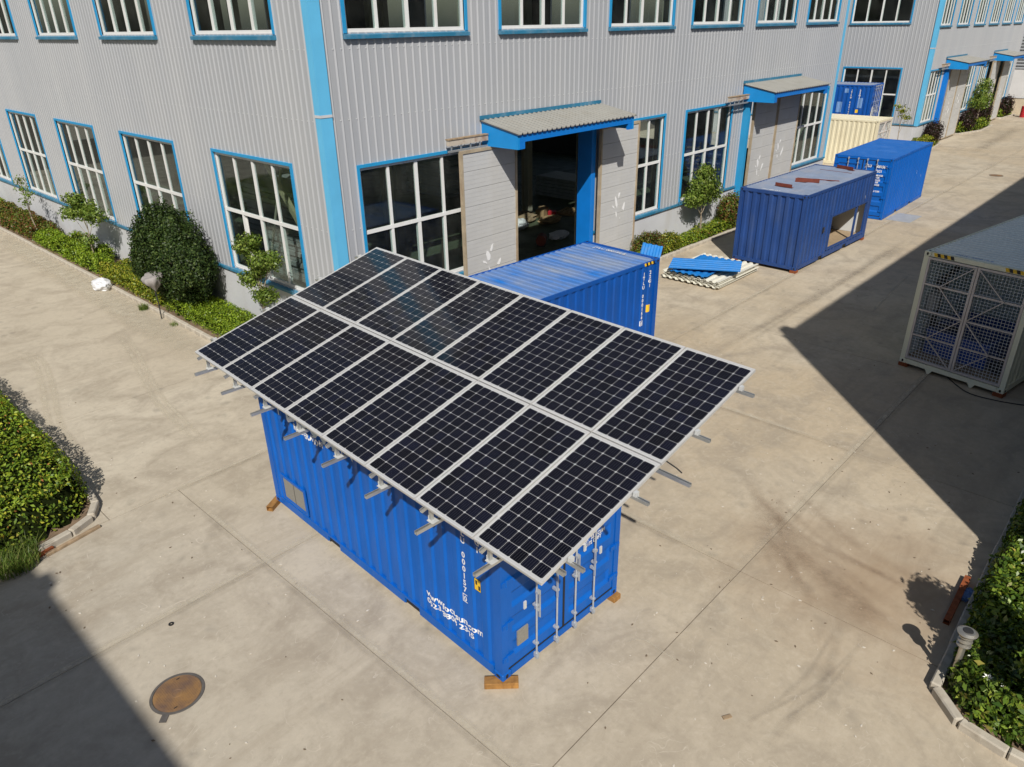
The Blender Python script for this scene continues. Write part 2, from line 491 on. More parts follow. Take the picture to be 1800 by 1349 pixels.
def leafmat(name, cols, rough=0.42, spec=0.35, trans=0.22):
    m, nt, b = new_mat(name)
    out = nt.nodes['Material Output']
    g = N(nt, 'ShaderNodeNewGeometry')
    cr = nt.nodes.new('ShaderNodeValToRGB')
    el = cr.color_ramp.elements
    while len(el) < len(cols):
        el.new(0.5)
    for e, (p, c) in zip(el, cols):
        e.position = p
        e.color = (*c, 1)
    nt.links.new(g.outputs['Random Per Island'], cr.inputs[0])
    n = noise(nt, g.outputs['Position'], 1.8, 3)
    c = mixc(nt, 1.0, cr.outputs[0], ramp(nt, n, 0.3, 0.7, 0.72, 1.28), 'MULTIPLY')
    nt.links.new(c, b.inputs['Base Color'])
    b.inputs['Roughness'].default_value = rough
    b.inputs['Specular IOR Level'].default_value = spec
    tl = N(nt, 'ShaderNodeBsdfTranslucent')
    nt.links.new(mixc(nt, 1.0, c, (1.3, 1.25, 0.5), 'MULTIPLY'), tl.inputs[0])
    mx = N(nt, 'ShaderNodeMixShader')
    mx.inputs[0].default_value = trans
    nt.links.new(b.outputs[0], mx.inputs[1])
    nt.links.new(tl.outputs[0], mx.inputs[2])
    nt.links.new(mx.outputs[0], out.inputs[0])
    return m
M['leaf_hedge'] = leafmat('hedge_leaves', [(0, (0.077, 0.147, 0.017)), (0.4, (0.161, 0.260, 0.025)), (0.8, (0.301, 0.378, 0.033)), (0.97, (0.463, 0.448, 0.056)), (1, (0.365, 0.127, 0.049))])
M['leaf_red'] = leafmat('reddish_hedge_leaves', [(0, (0.056, 0.100, 0.015)), (0.45, (0.125, 0.175, 0.022)), (0.66, (0.213, 0.213, 0.037)), (0.76, (0.225, 0.094, 0.037)), (1, (0.188, 0.056, 0.031))])
M['leaf_bright'] = leafmat('bright_hedge_leaves', [(0, (0.097, 0.170, 0.014)), (0.5, (0.205, 0.321, 0.024)), (1, (0.339, 0.423, 0.037))])
M['leaf_yellow'] = leafmat('yellow_green_leaves', [(0, (0.08, 0.13, 0.012)), (0.5, (0.19, 0.25, 0.02)), (0.8, (0.34, 0.34, 0.035)), (1.0, (0.46, 0.40, 0.06))])
M['leaf_dark'] = leafmat('glossy_evergreen_leaves', [(0, (0.018, 0.037, 0.009)), (0.6, (0.037, 0.069, 0.015)), (0.9, (0.069, 0.106, 0.022)), (1, (0.112, 0.150, 0.037))], 0.5, 0.3, 0.12)
M['leaf_tree'] = leafmat('small_tree_leaves', [(0, (0.069, 0.127, 0.018)), (0.5, (0.149, 0.230, 0.034)), (1, (0.276, 0.345, 0.069))])
M['leaf_purple'] = leafmat('purple_shrub_leaves', [(0, (0.022, 0.014, 0.016)), (0.6, (0.05, 0.026, 0.026)), (1.0, (0.09, 0.05, 0.04))])
M['leaf_broad'] = leafmat('broad_hedge_leaves', [(0, (0.037, 0.083, 0.012)), (0.5, (0.108, 0.184, 0.023)), (0.9, (0.228, 0.316, 0.037)), (1, (0.329, 0.278, 0.063))], 0.32, 0.5)  # broad leaves, darker and glossier than hedge_leaves
M['grass'] = leafmat('grass_blades', [(0, (0.06, 0.11, 0.015)), (0.6, (0.12, 0.19, 0.03)), (1.0, (0.25, 0.25, 0.08))])

def cellmat():
    m, nt, b = new_mat('solar_cell')
    tc = N(nt, 'ShaderNodeTexCoord')
    oi = N(nt, 'ShaderNodeObjectInfo')
    g = N(nt, 'ShaderNodeNewGeometry')
    n = noise(nt, g.outputs['Position'], 0.8, 3)
    rnd = math_(nt, 'FRACT', math_(nt, 'ADD', oi.outputs['Random'], g.outputs['Random Per Island']))
    c = mixc(nt, rnd, (0.0042, 0.0042, 0.0062), (0.0070, 0.0080, 0.0185))
    c = mixc(nt, ramp(nt, n, 0.42, 0.62), c, (0.0060, 0.0064, 0.0125))
    # fine pale busbars across each cell
    uv = N(nt, 'ShaderNodeUVMap')
    uv.uv_map = 'bus'
    sep = N(nt, 'ShaderNodeSeparateXYZ')
    nt.links.new(uv.outputs[0], sep.inputs[0])
    fr = math_(nt, 'FRACT', math_(nt, 'MULTIPLY', sep.outputs[0], 5.0))
    ln = ramp(nt, math_(nt, 'ABSOLUTE', math_(nt, 'SUBTRACT', fr, 0.5)), 0.018, 0.05, 0.16, 0.0)
    c = mixc(nt, ln, c, (0.45, 0.45, 0.48))
    nt.links.new(c, b.inputs['Base Color'])
    b.inputs['Roughness'].default_value = 0.10
    b.inputs['Specular IOR Level'].default_value = 0.26
    return m
M['cell'] = cellmat()
M['backsheet'] = paint('white_backsheet_under_glass', (0.46, 0.47, 0.48), 0.2, var=0.02, spec=0.25)

def manhole_mat():
    m, nt, b = new_mat('rusted_cast_iron')
    tc = N(nt, 'ShaderNodeTexCoord')
    v = tc.outputs['Object']
    n1 = noise(nt, v, 3.0, 5, 0.6)
    n2 = noise(nt, v, 14.0, 5, 0.6)
    c = mixc(nt, ramp(nt, n1, 0.38, 0.62), (0.16, 0.10, 0.07), (0.29, 0.165, 0.065))
    c = mixc(nt, ramp(nt, n2, 0.55, 0.8, 0, 0.5), c, (0.13, 0.085, 0.06))
    nt.links.new(c, b.inputs['Base Color'])
    b.inputs['Roughness'].default_value = 0.75
    b.inputs['Metallic'].default_value = 0.1
    return m
M['iron'] = manhole_mat()

def roof_dusty():
    m, nt, b = new_mat('dusty_blue_roof')
    tc = N(nt, 'ShaderNodeTexCoord')
    v = tc.outputs['Object']
    n1 = noise(nt, mapped(nt, v, (2.2, 0.35, 1)), 1.2, 6, 0.65, 0.3)
    n2 = noise(nt, v, 0.7, 4, 0.6)
    c = mixc(nt, ramp(nt, math_(nt, 'ADD', math_(nt, 'MULTIPLY', n1, 0.7), math_(nt, 'MULTIPLY', n2, 0.5)), 0.42, 0.72), (0.010, 0.155, 0.53), (0.22, 0.28, 0.40))
    nt.links.new(c, b.inputs['Base Color'])
    b.inputs['Roughness'].default_value = 0.6
    return m
M['roof_dusty'] = roof_dusty()

# ------------------------------------------------------------------ lettering
_font_cache = {}
def text_mesh(txt, size, bold=0.0, align='LEFT', sx=1.0):
    key = (txt, size, bold, align, sx)
    cu = bpy.data.curves.new('lettering', 'FONT')
    cu.body = txt
    cu.size = size
    cu.align_x = align
    cu.offset = bold
    cu.resolution_u = 3
    ob = bpy.data.objects.new('lettering', cu)
    COL.objects.link(ob)
    dg = bpy.context.evaluated_depsgraph_get()
    me = bpy.data.meshes.new_from_object(ob.evaluated_get(dg))
    v = [(p.co.x * sx, p.co.y) for p in me.vertices]
    f = [tuple(p.vertices) for p in me.polygons]
    bpy.data.objects.remove(ob)
    bpy.data.curves.remove(cu)
    bpy.data.meshes.remove(me)
    return v, f

def text_obj(name, txt, size, mat, parent, fn, breaks=None, bold=0.0, sx=1.0, align='LEFT', stack=False, step=1.0):
    """flat lettering carried over by fn(u, v) -> (x, y, z); cut at u = breaks so that it follows a folded sheet"""
    b = bmesh.new()
    if stack:
        vv, ff = [], []
        for i, ch in enumerate(txt):
            if ch == ' ':
                continue
            a, q = text_mesh(ch, size, bold, 'CENTER', sx)
            n = len(vv)
            vv += [(x, y - i * size * step) for x, y in a]
            ff += [tuple(k + n for k in t) for t in q]
    else:
        vv, ff = text_mesh(txt, size, bold, align, sx)
    bv = [b.verts.new((x, y, 0)) for x, y in vv]
    for t in ff:
        try:
            b.faces.new([bv[k] for k in t])
        except ValueError:
            pass
    if breaks:
        for u in breaks:
            bmesh.ops.bisect_plane(b, geom=b.verts[:] + b.edges[:] + b.faces[:], plane_co=(u, 0, 0), plane_no=(1, 0, 0), dist=1e-5)
    for p in b.verts:
        p.co = Vector(fn(p.co.x, p.co.y))
    me = bpy.data.meshes.new(name)
    b.to_mesh(me)
    b.free()
    me.materials.append(mat)
    return put(name, me, parent)

# ------------------------------------------------------------------ leaves
rng = np.random.default_rng(11)
def leaves_mesh(name, P_, Nn, ln, wd, mat, fold=0.25, droop=0.2):
    n = len(P_)
    Nn = Nn / np.maximum(np.linalg.norm(Nn, axis=1, keepdims=True), 1e-6)
    t = rng.normal(size=(n, 3))
    t -= (t * Nn).sum(1, keepdims=True) * Nn
    t /= np.maximum(np.linalg.norm(t, axis=1, keepdims=True), 1e-6)
    s = np.cross(Nn, t)
    k = rng.uniform(0.65, 1.3, (n, 1))
    L, W = ln * k, wd * k
    base = P_ - t * L * 0.5
    tip = P_ + t * L * 0.5 - Nn * L * droop
    lf = P_ + s * W * 0.5 + Nn * W * fold
    rt = P_ - s * W * 0.5 + Nn * W * fold
    V = np.stack([base, rt, tip, lf], 1).reshape(-1, 3).astype(np.float32)
    me = bpy.data.meshes.new(name)
    me.vertices.add(4 * n)
    me.vertices.foreach_set('co', V.ravel())
    me.loops.add(4 * n)
    me.loops.foreach_set('vertex_index', np.arange(4 * n, dtype=np.int32))
    me.polygons.add(n)
    me.polygons.foreach_set('loop_start', np.arange(0, 4 * n, 4, dtype=np.int32))
    me.update(calc_edges=True)
    me.materials.append(mat)
    return me

_ph = rng.uniform(0, 6.28, (12,))
_dr = rng.normal(size=(12, 3))
def lump(p, s):
    """smooth pseudo-noise around 0, about -1..1"""
    r = np.zeros(len(p))
    for i in range(12):
        r += np.sin((p * s * (0.6 + 0.14 * i)) @ _dr[i] + _ph[i])
    return r / 4.2

def poly_dist(poly, q):
    """signed distance to polygon edges (inside positive)"""
    x, y = q[:, 0], q[:, 1]
    ins = np.zeros(len(q), bool)
    d = np.full(len(q), 1e9)
    n = len(poly)
    for i in range(n):
        ax, ay = poly[i]
        bx, by = poly[(i + 1) % n]
        c = ((ay > y) != (by > y)) & (x < (bx - ax) * (y - ay) / (by - ay + 1e-12) + ax)
        ins ^= c
        ex, ey = bx - ax, by - ay
        tt = np.clip(((x - ax) * ex + (y - ay) * ey) / (ex * ex + ey * ey), 0, 1)
        d = np.minimum(d, np.hypot(x - ax - tt * ex, y - ay - tt * ey))
    return np.where(ins, d, -d)

def hedge_height(poly, q, H, edge, amp, sc):
    d = poly_dist(poly, q)
    e = np.clip(d / edge, 0, 1)
    prof = np.sqrt(np.clip(1 - (1 - e) ** 2, 0, 1))
    h = H * prof * (1 + amp * lump(np.c_[q, np.zeros(len(q))], sc))
    return np.where(d > 0, h, 0), d

def hedge(name, poly, H, leaf, n, mat, label, cat='hedge', edge=0.3, amp=0.14, sc=2.6, z0=0.05, group=None, depth=0.10, kind=True, gaps=0.0):
    poly = [tuple(p) for p in poly]
    a = np.array(poly)
    lo, hi = a.min(0), a.max(0)
    q = rng.uniform(lo, hi, (int(n * 3.2), 2))
    h, d = hedge_height(poly, q, H, edge, amp, sc)
    keep = d > 0.01
    wgt = np.where(d < edge, 1.0, 0.34)
    if gaps:
        g = lump(np.c_[q, np.ones(len(q))], 3.3)
        wgt = np.where(g < -0.75 + gaps, wgt * 0.25, wgt)
    keep &= rng.uniform(size=len(q)) < wgt
    q, h, d = q[keep][:n], h[keep][:n], d[keep][:n]
    eps = 0.05
    hx = (hedge_height(poly, q + [eps, 0], H, edge, amp, sc)[0] - hedge_height(poly, q - [eps, 0], H, edge, amp, sc)[0]) / (2 * eps)
    hy = (hedge_height(poly, q + [0, eps], H, edge, amp, sc)[0] - hedge_height(poly, q - [0, eps], H, edge, amp, sc)[0]) / (2 * eps)
    nn = np.c_[-hx, -hy, np.ones(len(q))]
    nn /= np.linalg.norm(nn, axis=1, keepdims=True)
    dep = np.abs(rng.normal(0, depth, len(q))) - 0.03
    side = rng.uniform(0, 1, len(q)) ** 0.6
    z = np.where(d < edge * 0.5, h * side, h)
    Pp = np.c_[q, z + z0] - nn * dep[:, None] + rng.normal(0, leaf * 0.3, (len(q), 3))
    Pp[:, 2] = np.maximum(Pp[:, 2], 0.03)
    nr = nn + rng.normal(0, 0.55, (len(q), 3))
    root = empty(name, (0, 0, 0))
    root.location = (float(a[:, 0].mean()), float(a[:, 1].mean()), 0)
    off = np.array([root.location.x, root.location.y, 0])
    f = put('foliage', leaves_mesh('foliage', Pp - off, nr, leaf, leaf * 0.5, mat), root)
    if kind:
        f['kind'] = 'stuff'
    # dark inner body, coloured as the shade between the leaves
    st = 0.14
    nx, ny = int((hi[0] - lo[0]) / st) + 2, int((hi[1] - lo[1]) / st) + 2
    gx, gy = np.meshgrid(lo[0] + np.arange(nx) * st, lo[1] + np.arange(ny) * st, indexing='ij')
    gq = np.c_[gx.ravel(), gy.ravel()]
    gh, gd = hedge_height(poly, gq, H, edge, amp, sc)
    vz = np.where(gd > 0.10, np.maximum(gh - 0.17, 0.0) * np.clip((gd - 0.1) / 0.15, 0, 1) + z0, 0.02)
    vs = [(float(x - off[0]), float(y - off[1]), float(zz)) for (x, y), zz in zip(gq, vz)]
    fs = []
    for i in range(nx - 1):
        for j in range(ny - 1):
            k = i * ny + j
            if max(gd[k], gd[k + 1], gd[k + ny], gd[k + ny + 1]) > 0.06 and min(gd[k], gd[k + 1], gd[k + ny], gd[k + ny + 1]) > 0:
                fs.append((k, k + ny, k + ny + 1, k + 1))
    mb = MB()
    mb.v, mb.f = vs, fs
    mb.build('shade_core', M['core'], root, smooth=True)
    tag(root, label, cat, group)
    return root

def crown_points(blobs, n, depth=0.25, lumpy=0.18, sc=3.0):
    """points near the skin of several ellipsoids (cx, cy, cz, rx, ry, rz)"""
    vol = np.array([b[3] * b[4] + b[4] * b[5] + b[3] * b[5] for b in blobs])
    cnt = np.maximum((n * vol / vol.sum()).astype(int), 8)
    PP, NN = [], []
    for b, c in zip(blobs, cnt):
        u = rng.normal(size=(c, 3))
        u /= np.linalg.norm(u, axis=1, keepdims=True)
        r = np.array(b[3:6])
        k = 1 - np.abs(rng.normal(0, depth, (c, 1)))
        k = np.clip(k, 0.15, 1)
        p = np.array(b[:3]) + u * r * k * (1 + lumpy * lump(u * 2.0 + np.array(b[:3]), sc)[:, None])
        nrm = u / r
        nrm /= np.linalg.norm(nrm, axis=1, keepdims=True)
        PP.append(p)
        NN.append(nrm + rng.normal(0, 0.6, (c, 3)))
    return np.concatenate(PP), np.concatenate(NN)

def shrub(name, loc, blobs, n, leaf, mat, label, cat='shrub', core=0.72, group=None, stem=0.12):
    root = empty(name, loc)
    p, nn = crown_points(blobs, n)
    keep = p[:, 2] > 0.02
    put('crown', leaves_mesh('crown', p[keep], nn[keep], leaf, leaf * 0.5, mat), root)
    mb = MB()
    for b in blobs:
        m8 = 10
        prof = []
        for i in range(6):
            t = -math.pi / 2 + math.pi * (i + 0.25) / 5.5
            prof.append((max(0.02, math.cos(t)) * core, math.sin(t) * core))
        vs0 = len(mb.v)
        t = MB().lathe(prof, m8)
        mb.add([(b[0] + x * b[3], b[1] + y * b[4], max(0.01, b[2] + z * b[5])) for x, y, z in t.v], t.f)
    mb.build('shade_core', M['core'], root, smooth=True)  # dark bodies coloured as the shade inside the crown
    MB().cyl((0, 0, -0.02), (0, 0, blobs[0][2]), 0.05, 0.03, 7).build('trunk', M['bark_dark'], root)
    tag(root, label, cat, group)
    return root

def tree(name, loc, height, trunk_r, limbs, blobs, n, leaf, mat, bark, label, lean=(0, 0), sparse=0.5, group=None, lumpy=0.25):
    root = empty(name, loc)
    mb = MB()
    k = 6
    pts = [Vector((lean[0] * (i / k) ** 1.3 + 0.03 * math.sin(i * 2.1), lean[1] * (i / k) ** 1.3 + 0.03 * math.cos(i * 1.7) - 0.03, height * i / k)) for i in range(k + 1)]
    pts[0] = Vector((0, 0, -0.03))
    for i in range(k):
        mb.cyl(pts[i], pts[i + 1], trunk_r * (1 - 0.75 * i / k), trunk_r * (1 - 0.75 * (i + 1) / k), 8, cap=(i == 0))
    for b in blobs[:limbs]:
        h = min(max(b[2] * 0.55, height * 0.3), height * 0.85)
        i = h / height * k
        s0 = pts[int(i)].lerp(pts[min(k, int(i) + 1)], i - int(i))
        e = Vector(b[:3])
        md = s0.lerp(e, 0.5) + Vector((0, 0, -0.04))
        mb.cyl(s0, md, trunk_r * 0.45, trunk_r * 0.3, 6)
        mb.cyl(md, e, trunk_r * 0.3, trunk_r * 0.12, 6)
        for _ in range(5):
            q = e + Vector((random.uniform(-1, 1) * b[3], random.uniform(-1, 1) * b[4], random.uniform(-0.6, 1) * b[5])) * 0.8
            mb.cyl(e.lerp(md, random.uniform(0, 0.5)), q, trunk_r * 0.14, trunk_r * 0.06, 5)
    mb.build('trunk', bark, root, smooth=True)
    p, nn = crown_points(blobs, n, depth=sparse, lumpy=lumpy)
    put('crown', leaves_mesh('crown', p, nn, leaf, leaf * 0.48, mat), root)
    tag(root, label, 'tree', group)
    return root

# ------------------------------------------------------------------ ground: base sheet, concrete slabs, tyre marks
ground = structure(MB().box(-500, 700, -500, 600, -0.6, -0.014).build('ground', M['joint']))
_slab = {}
def slab(x0, x1, y0, y1):
    g = 0.007
    sx, sy = round(x1 - x0 - 2 * g, 3), round(y1 - y0 - 2 * g, 3)
    if sx <= 0.1 or sy <= 0.1:
        return
    if (sx, sy) not in _slab:
        _slab[(sx, sy)] = MB().box(0, sx, 0, sy, -0.12, 0).mesh('concrete_slab', M['concrete'])
    put('concrete_slab', _slab[(sx, sy)], ground, (x0 + g, y0 + g, random.uniform(-0.0015, 0.0015)))
XL = [-31, -25.8, -20.7, -15.7, -10.7, -5.67, -0.63, 4.25, 9.2, 14.2, 19.2, 24.2, 29.2, 34.2, 39.2, 44.2, 49.2, 54.2, 59.2, 64.2, 69.2, 74.2, 79.2, 84.2]
YL = [-29.1, -23.2, -17.3, -11.35, -5.4]
for xa, xb in zip(XL[:-1], XL[1:]):
    for ya, yb in zip(YL[:-1], YL[1:]):
        slab(xa, xb, ya, yb)
    if xb <= -0.6:
        slab(xa, xb, -5.4, -2.2)
    else:
        slab(xa, xb, -5.4, -0.06 if xb < 30 else (0.1 if xa > 45 else -0.4))
YR = [-2.2, 2.5, 7.2, 11.9, 16.6, 21.3, 26.0, 30.7, 35.4, 40.1]
for ya, yb in zip(YR[:-1], YR[1:]):
    slab(-6.95, -0.63, ya, yb)
    slab(-0.63, -0.06, ya, yb)
    for xa, xb in ((-12.2, -6.95), (-17.4, -12.2), (-22.6, -17.4)):
        slab(xa, xb, ya, yb)
for xa, xb in ((30.1, 34.2), (34.2, 39.2), (39.2, 44.2), (44.2, 45.95)):
    for ya, yb in ((-0.4, 5), (5, 10), (10, 15), (15, 20)):
        slab(xa, xb, ya, yb)
for xa, xb in ((71, 74.2), (74.2, 79.2), (79.2, 84.2)):
    for ya, yb in ((0.1, 5), (5, 10), (10, 15)):
        slab(xa, xb, ya, yb)

def catmull(pts, k=8):
    out = []
    P = [pts[0]] + list(pts) + [pts[-1]]
    for i in range(1, len(P) - 2):
        p0, p1, p2, p3 = (Vector((*P[i + j], 0)) for j in (-1, 0, 1, 2))
        for s in range(k):
            t = s / k
            out.append(0.5 * ((2 * p1) + (p2 - p0) * t + (2 * p0 - 5 * p1 + 4 * p2 - p3) * t * t + (3 * p1 - p0 - 3 * p2 + p3) * t ** 3))
    out.append(Vector((*P[-2], 0)))
    return out

_mz = [0.004]
def tyre_mark(pts, wd, mat, name='tyre_mark', taper=True):
    c = catmull(pts)
    n = len(c)
    vs, fd, fs = [], [], []
    _mz[0] += 0.0006
    lanes = [(-1, 0), (-0.6, 0.55), (-0.2, 1), (0.2, 1), (0.6, 0.55), (1, 0)]
    for i, p in enumerate(c):
        t = (c[min(i + 1, n - 1)] - c[max(i - 1, 0)]).normalized()
        s = Vector((-t.y, t.x, 0))
        e = min(1, min(i, n - 1 - i) / (n * 0.18)) if taper else 1
        for a, al in lanes:
            vs.append((p + s * (a * wd / 2)).to_tuple()[:2] + (_mz[0],))
            fd.append(al * e)
    for i in range(n - 1):
        for k in range(5):
            a = i * 6 + k
            fs.append((a, a + 1, a + 7, a + 6))
    me = bpy.data.meshes.new(name)
    me.from_pydata(vs, [], fs)
    at = me.attributes.new('fade', 'FLOAT', 'POINT')
    at.data.foreach_set('value', fd)
    me.materials.append(mat)
    return put(name, me, ground)
tA = [(-5.82, 8.56), (-5.56, 7.48), (-5.44, 6.93), (-5.52, 6.01), (-5.88, 4.41), (-6.23, 3.02), (-6.4, 2.21), (-6.5, 1.21), (-6.56, 0.24), (-6.64, -0.9)]
tyre_mark([(x - 0.11, y) for x, y in tA], 0.24, M['mark_pale'])
tyre_mark([(x + 0.11, y) for x, y in tA], 0.22, M['mark_pale'])
tB = [(-3.0, 7.6), (-3.14, 6.86), (-3.44, 5.32), (-3.66, 4.42), (-4.05, 2.8), (-4.27, 1.66), (-4.44, -0.02), (-4.51, -0.9)]
tyre_mark([(x - 0.08, y) for x, y in tB], 0.22, M['mark_pale'])
tyre_mark([(x + 0.10, y) for x, y in tB], 0.18, M['mark_pale'])
tyre_mark([(-3.12, -10.86), (-2.91, -11.01), (-2.92, -11.4), (-2.94, -11.69)], 0.05, M['mark_pale'])
tyre_mark([(17.5, -8.4), (14.6, -8.6), (12.7, -8.75)], 0.12, M['mark_pale'])
for pts in ([(-16, -5.4), (-9, -5.4), (-3, -5.4)], [(-2, -11.35), (4, -11.35), (11, -11.35), (20, -11.35)], [(-5.67, -2.3), (-5.67, -7), (-5.67, -14)], [(-6.9, -2.2), (-3, -2.2), (-0.7, -2.2)], [(6, -5.4), (15, -5.4), (30, -5.4), (55, -5.4)], [(-0.63, -5.6), (-0.63, -11.2)], [(4.25, -5.6), (4.25, -11.2)]):
    tyre_mark([(x + 0.05, y + 0.05) for x, y in pts], 0.20, M['mark_pale'], 'joint_wear')
    tyre_mark([(x - 0.06, y - 0.06) for x, y in pts], 0.14, M['mark_faint'], 'joint_wear')
rm_ = random.Random(4)
def fan(p0, p1, bend, wd, mat, n, jit):
    for _ in range(n):
        a = Vector(p0) + Vector((rm_.uniform(-jit, jit), rm_.uniform(-jit, jit)))
        b = Vector(p1) + Vector((rm_.uniform(-jit, jit), rm_.uniform(-jit, jit)))
        d = b - a
        nrm = Vector((-d.y, d.x)).normalized() * bend * rm_.uniform(0.5, 1.4)
        m = (a + b) / 2 + nrm
        tyre_mark([tuple(a), tuple(a.lerp(m, 0.55) + nrm * 0.12), tuple(m), tuple(m.lerp(b, 0.45) + nrm * 0.12), tuple(b)], wd * rm_.uniform(0.5, 1.5), mat)
fan((1.6, -10.2), (-0.3, -13.7), -0.35, 0.40, M['mark_brown'], 4, 0.6)
fan((1.4, -10.4), (-0.9, -12.9), -0.25, 0.35, M['mark_brown'], 3, 0.6)
fan((1.7, -10.6), (1.0, -13.8), -0.25, 0.35, M['mark_brown'], 4, 0.5)
fan((0.6, -11.2), (-0.6, -13.6), 0.30, 0.7, M['mark_brown'], 2, 0.25)
fan((-0.7, -13.2), (-3.3, -12.95), 0.18, 0.16, M['mark_faint'], 4, 0.25)
fan((23, -6.8), (6, -6.6), 0.15, 0.35, M['mark_faint'], 3, 0.5)
fan((63, -2.6), (47, -3.2), 0.1, 1.2, M['mark_faint'], 2, 0.4)
fan((-2.0, 24), (-2.3, 3), 0.05, 0.9, M['mark_pale'], 3, 0.25)

# ------------------------------------------------------------------ planting beds with kerb stones
_kst = {}
def kerb_line(bed, pts, step=0.95, wd=0.13, h=0.13):
    for (ax, ay), (bx, by) in zip(pts[:-1], pts[1:]):
        d = math.hypot(bx - ax, by - ay)
        n = max(1, round(d / step))
        l = d / n
        key = (round(l, 2), wd, h)
        if key not in _kst:
            _kst[key] = MB().box(0.006, l - 0.006, -wd / 2, wd / 2, -0.05, h).mesh('kerb_stone', M['kerb'], bevel=0.018)
        a = math.atan2(by - ay, bx - ax)
        for i in range(n):
            o = put('kerb_stone', _kst[key], bed, (ax + (bx - ax) * i / n + random.uniform(-.006, .006), ay + (by - ay) * i / n + random.uniform(-.006, .006), random.uniform(-0.012, 0.012)), a + random.uniform(-.008, .008))

def bed(poly, kerbs, z=0.05):
    o = structure(MB().prism(poly, -0.02, z).build('planting_bed', M['soil']))
    for k in kerbs:
        kerb_line(o, k)
    return o
bed([(-1.55, 2.2), (-0.05, 2.2), (-0.05, 36), (-1.55, 36)], [[(-1.6, 36), (-1.6, 2.15)], [(-1.55, 2.15), (-0.1, 2.15)]])
bed([(11.3, -0.85), (19.9, -0.95), (19.9, -0.05), (11.3, -0.05)], [[(11.25, -0.2), (11.3, -0.8), (11.7, -0.93), (19.5, -1.0), (19.95, -0.75), (19.95, -0.1)]])
BL = [(-14, -2.62), (-8.8, -2.36), (-7.6, -2.12), (-7.22, -1.94), (-7.02, -1.62), (-6.96, -1.1), (-6.9, 5), (-6.95, 14), (-7.0, 24), (-14, 24)]
bed(BL, [[(-6.95, 24), (-6.9, 14), (-6.85, 5), (-6.9, -1.1)], [(-6.9, -1.1), (-6.96, -1.6), (-7.17, -1.97), (-7.58, -2.17)], [(-7.58, -2.17), (-8.25, -2.31)], [(-9.0, -2.45), (-14, -2.68)]])
BR = [(-1.5, -18), (-1.5, -15.3), (-1.4, -14.75), (-1.05, -14.42), (1.0, -14.32), (7.4, -14.28), (7.4, -15.8), (0.0, -15.9), (0.0, -18)]
bed(BR, [[(-1.56, -18), (-1.56, -15.3)], [(-1.56, -15.3), (-1.48, -14.75)], [(-1.48, -14.75), (-1.12, -14.38)], [(-1.12, -14.36), (7.4, -14.22)]])
bed([(44.2, -0.55), (47.0, -0.75), (49.4, -0.5), (49.4, 0.2), (44.2, 0.2)], [[(44.1, -0.4), (44.4, -0.6), (47.0, -0.8), (49.2, -0.6), (49.5, 0.1)]])
bed([(55.0, -0.2), (58.0, -1.0), (62.0, -0.9), (62.0, 0.2), (55.0, 0.2)], [[(54.9, 0.1), (55.0, -0.25), (58.0, -1.06), (61.8, -0.95), (62.1, 0.1)]])
bed([(67.3, -0.3), (71.0, -0.6), (71.0, 0.2), (67.3, 0.2)], [[(67.2, 0.1), (67.4, -0.4), (71.0, -0.66)]])

# ------------------------------------------------------------------ halls
def facade(parent, width, zb, zt, ops, loc, rotz, pitch=0.225, name='wall', rs=1):
    """clad wall in local x, outward = -y, with rectangular openings (x0, x1, z0, z1)"""
    mb = MB()
    xs = sorted({0.0, width, *[o[0] for o in ops], *[o[1] for o in ops]})
    def free(xa, xb):
        iv, z = [], zb
        for o in sorted([o for o in ops if o[0] < xb - 1e-6 and o[1] > xa + 1e-6], key=lambda o: o[2]):
            if o[2] > z:
                iv.append((z, o[2]))
            z = max(z, o[3])
        if z < zt:
            iv.append((z, zt))
        return iv
    for xa, xb in zip(xs[:-1], xs[1:]):
        for za, zc in free(xa, xb):
            mb.quad((xa, 0, za), (xb, 0, za), (xb, 0, zc), (xa, 0, zc))
    for x0, x1, z0, z1 in ops:
        for a, b in (((x0, z0), (x1, z0)), ((x1, z0), (x1, z1)), ((x1, z1), (x0, z1)), ((x0, z1), (x0, z0)))[(1 if z0 <= zb + 1e-6 else 0):]:
            mb.quad((a[0], 0, a[1]), (b[0], 0, b[1]), (b[0], 0.14, b[1]), (a[0], 0.14, a[1]))
    x = pitch / 2
    while x < width:
        for za, zc in free(x - 0.02, x + 0.02):
            p = [(x - rs * 0.032, 0.0), (x + rs * 0.006, -0.022), (x + rs * 0.012, -0.022), (x + rs * 0.018, 0.0)]
            for a, b in zip(p[:-1], p[1:]):
                mb.quad((a[0], a[1] - .0005, za), (b[0], b[1] - .0005, za), (b[0], b[1] - .0005, zc), (a[0], a[1] - .0005, zc))
        x += pitch
    wl = mb.build(name, M['clad'], parent, loc, rotz)
    li = MB()
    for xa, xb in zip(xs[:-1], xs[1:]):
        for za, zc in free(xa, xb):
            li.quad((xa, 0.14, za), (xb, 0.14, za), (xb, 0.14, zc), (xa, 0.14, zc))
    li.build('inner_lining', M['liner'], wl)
    # rows of fixing screws on the ribs
    sc = MB()
    for zz in (zb + 0.75, zb + 2.0, zb + 4.55, zb + 6.05):
        if zz > zt:
            continue
        x = pitch / 2
        while x < width:
            if any(a < zz < c for a, c in free(x - 0.06, x + 0.06)):
                sc.box(x - 0.062, x - 0.038, -0.014, 0.0, zz - 0.012, zz + 0.012)
            x += pitch
    if sc.v:
        o = sc.build('fixing_screws', M['galv_rod'], wl)
        o['kind'] = 'stuff'
    return wl

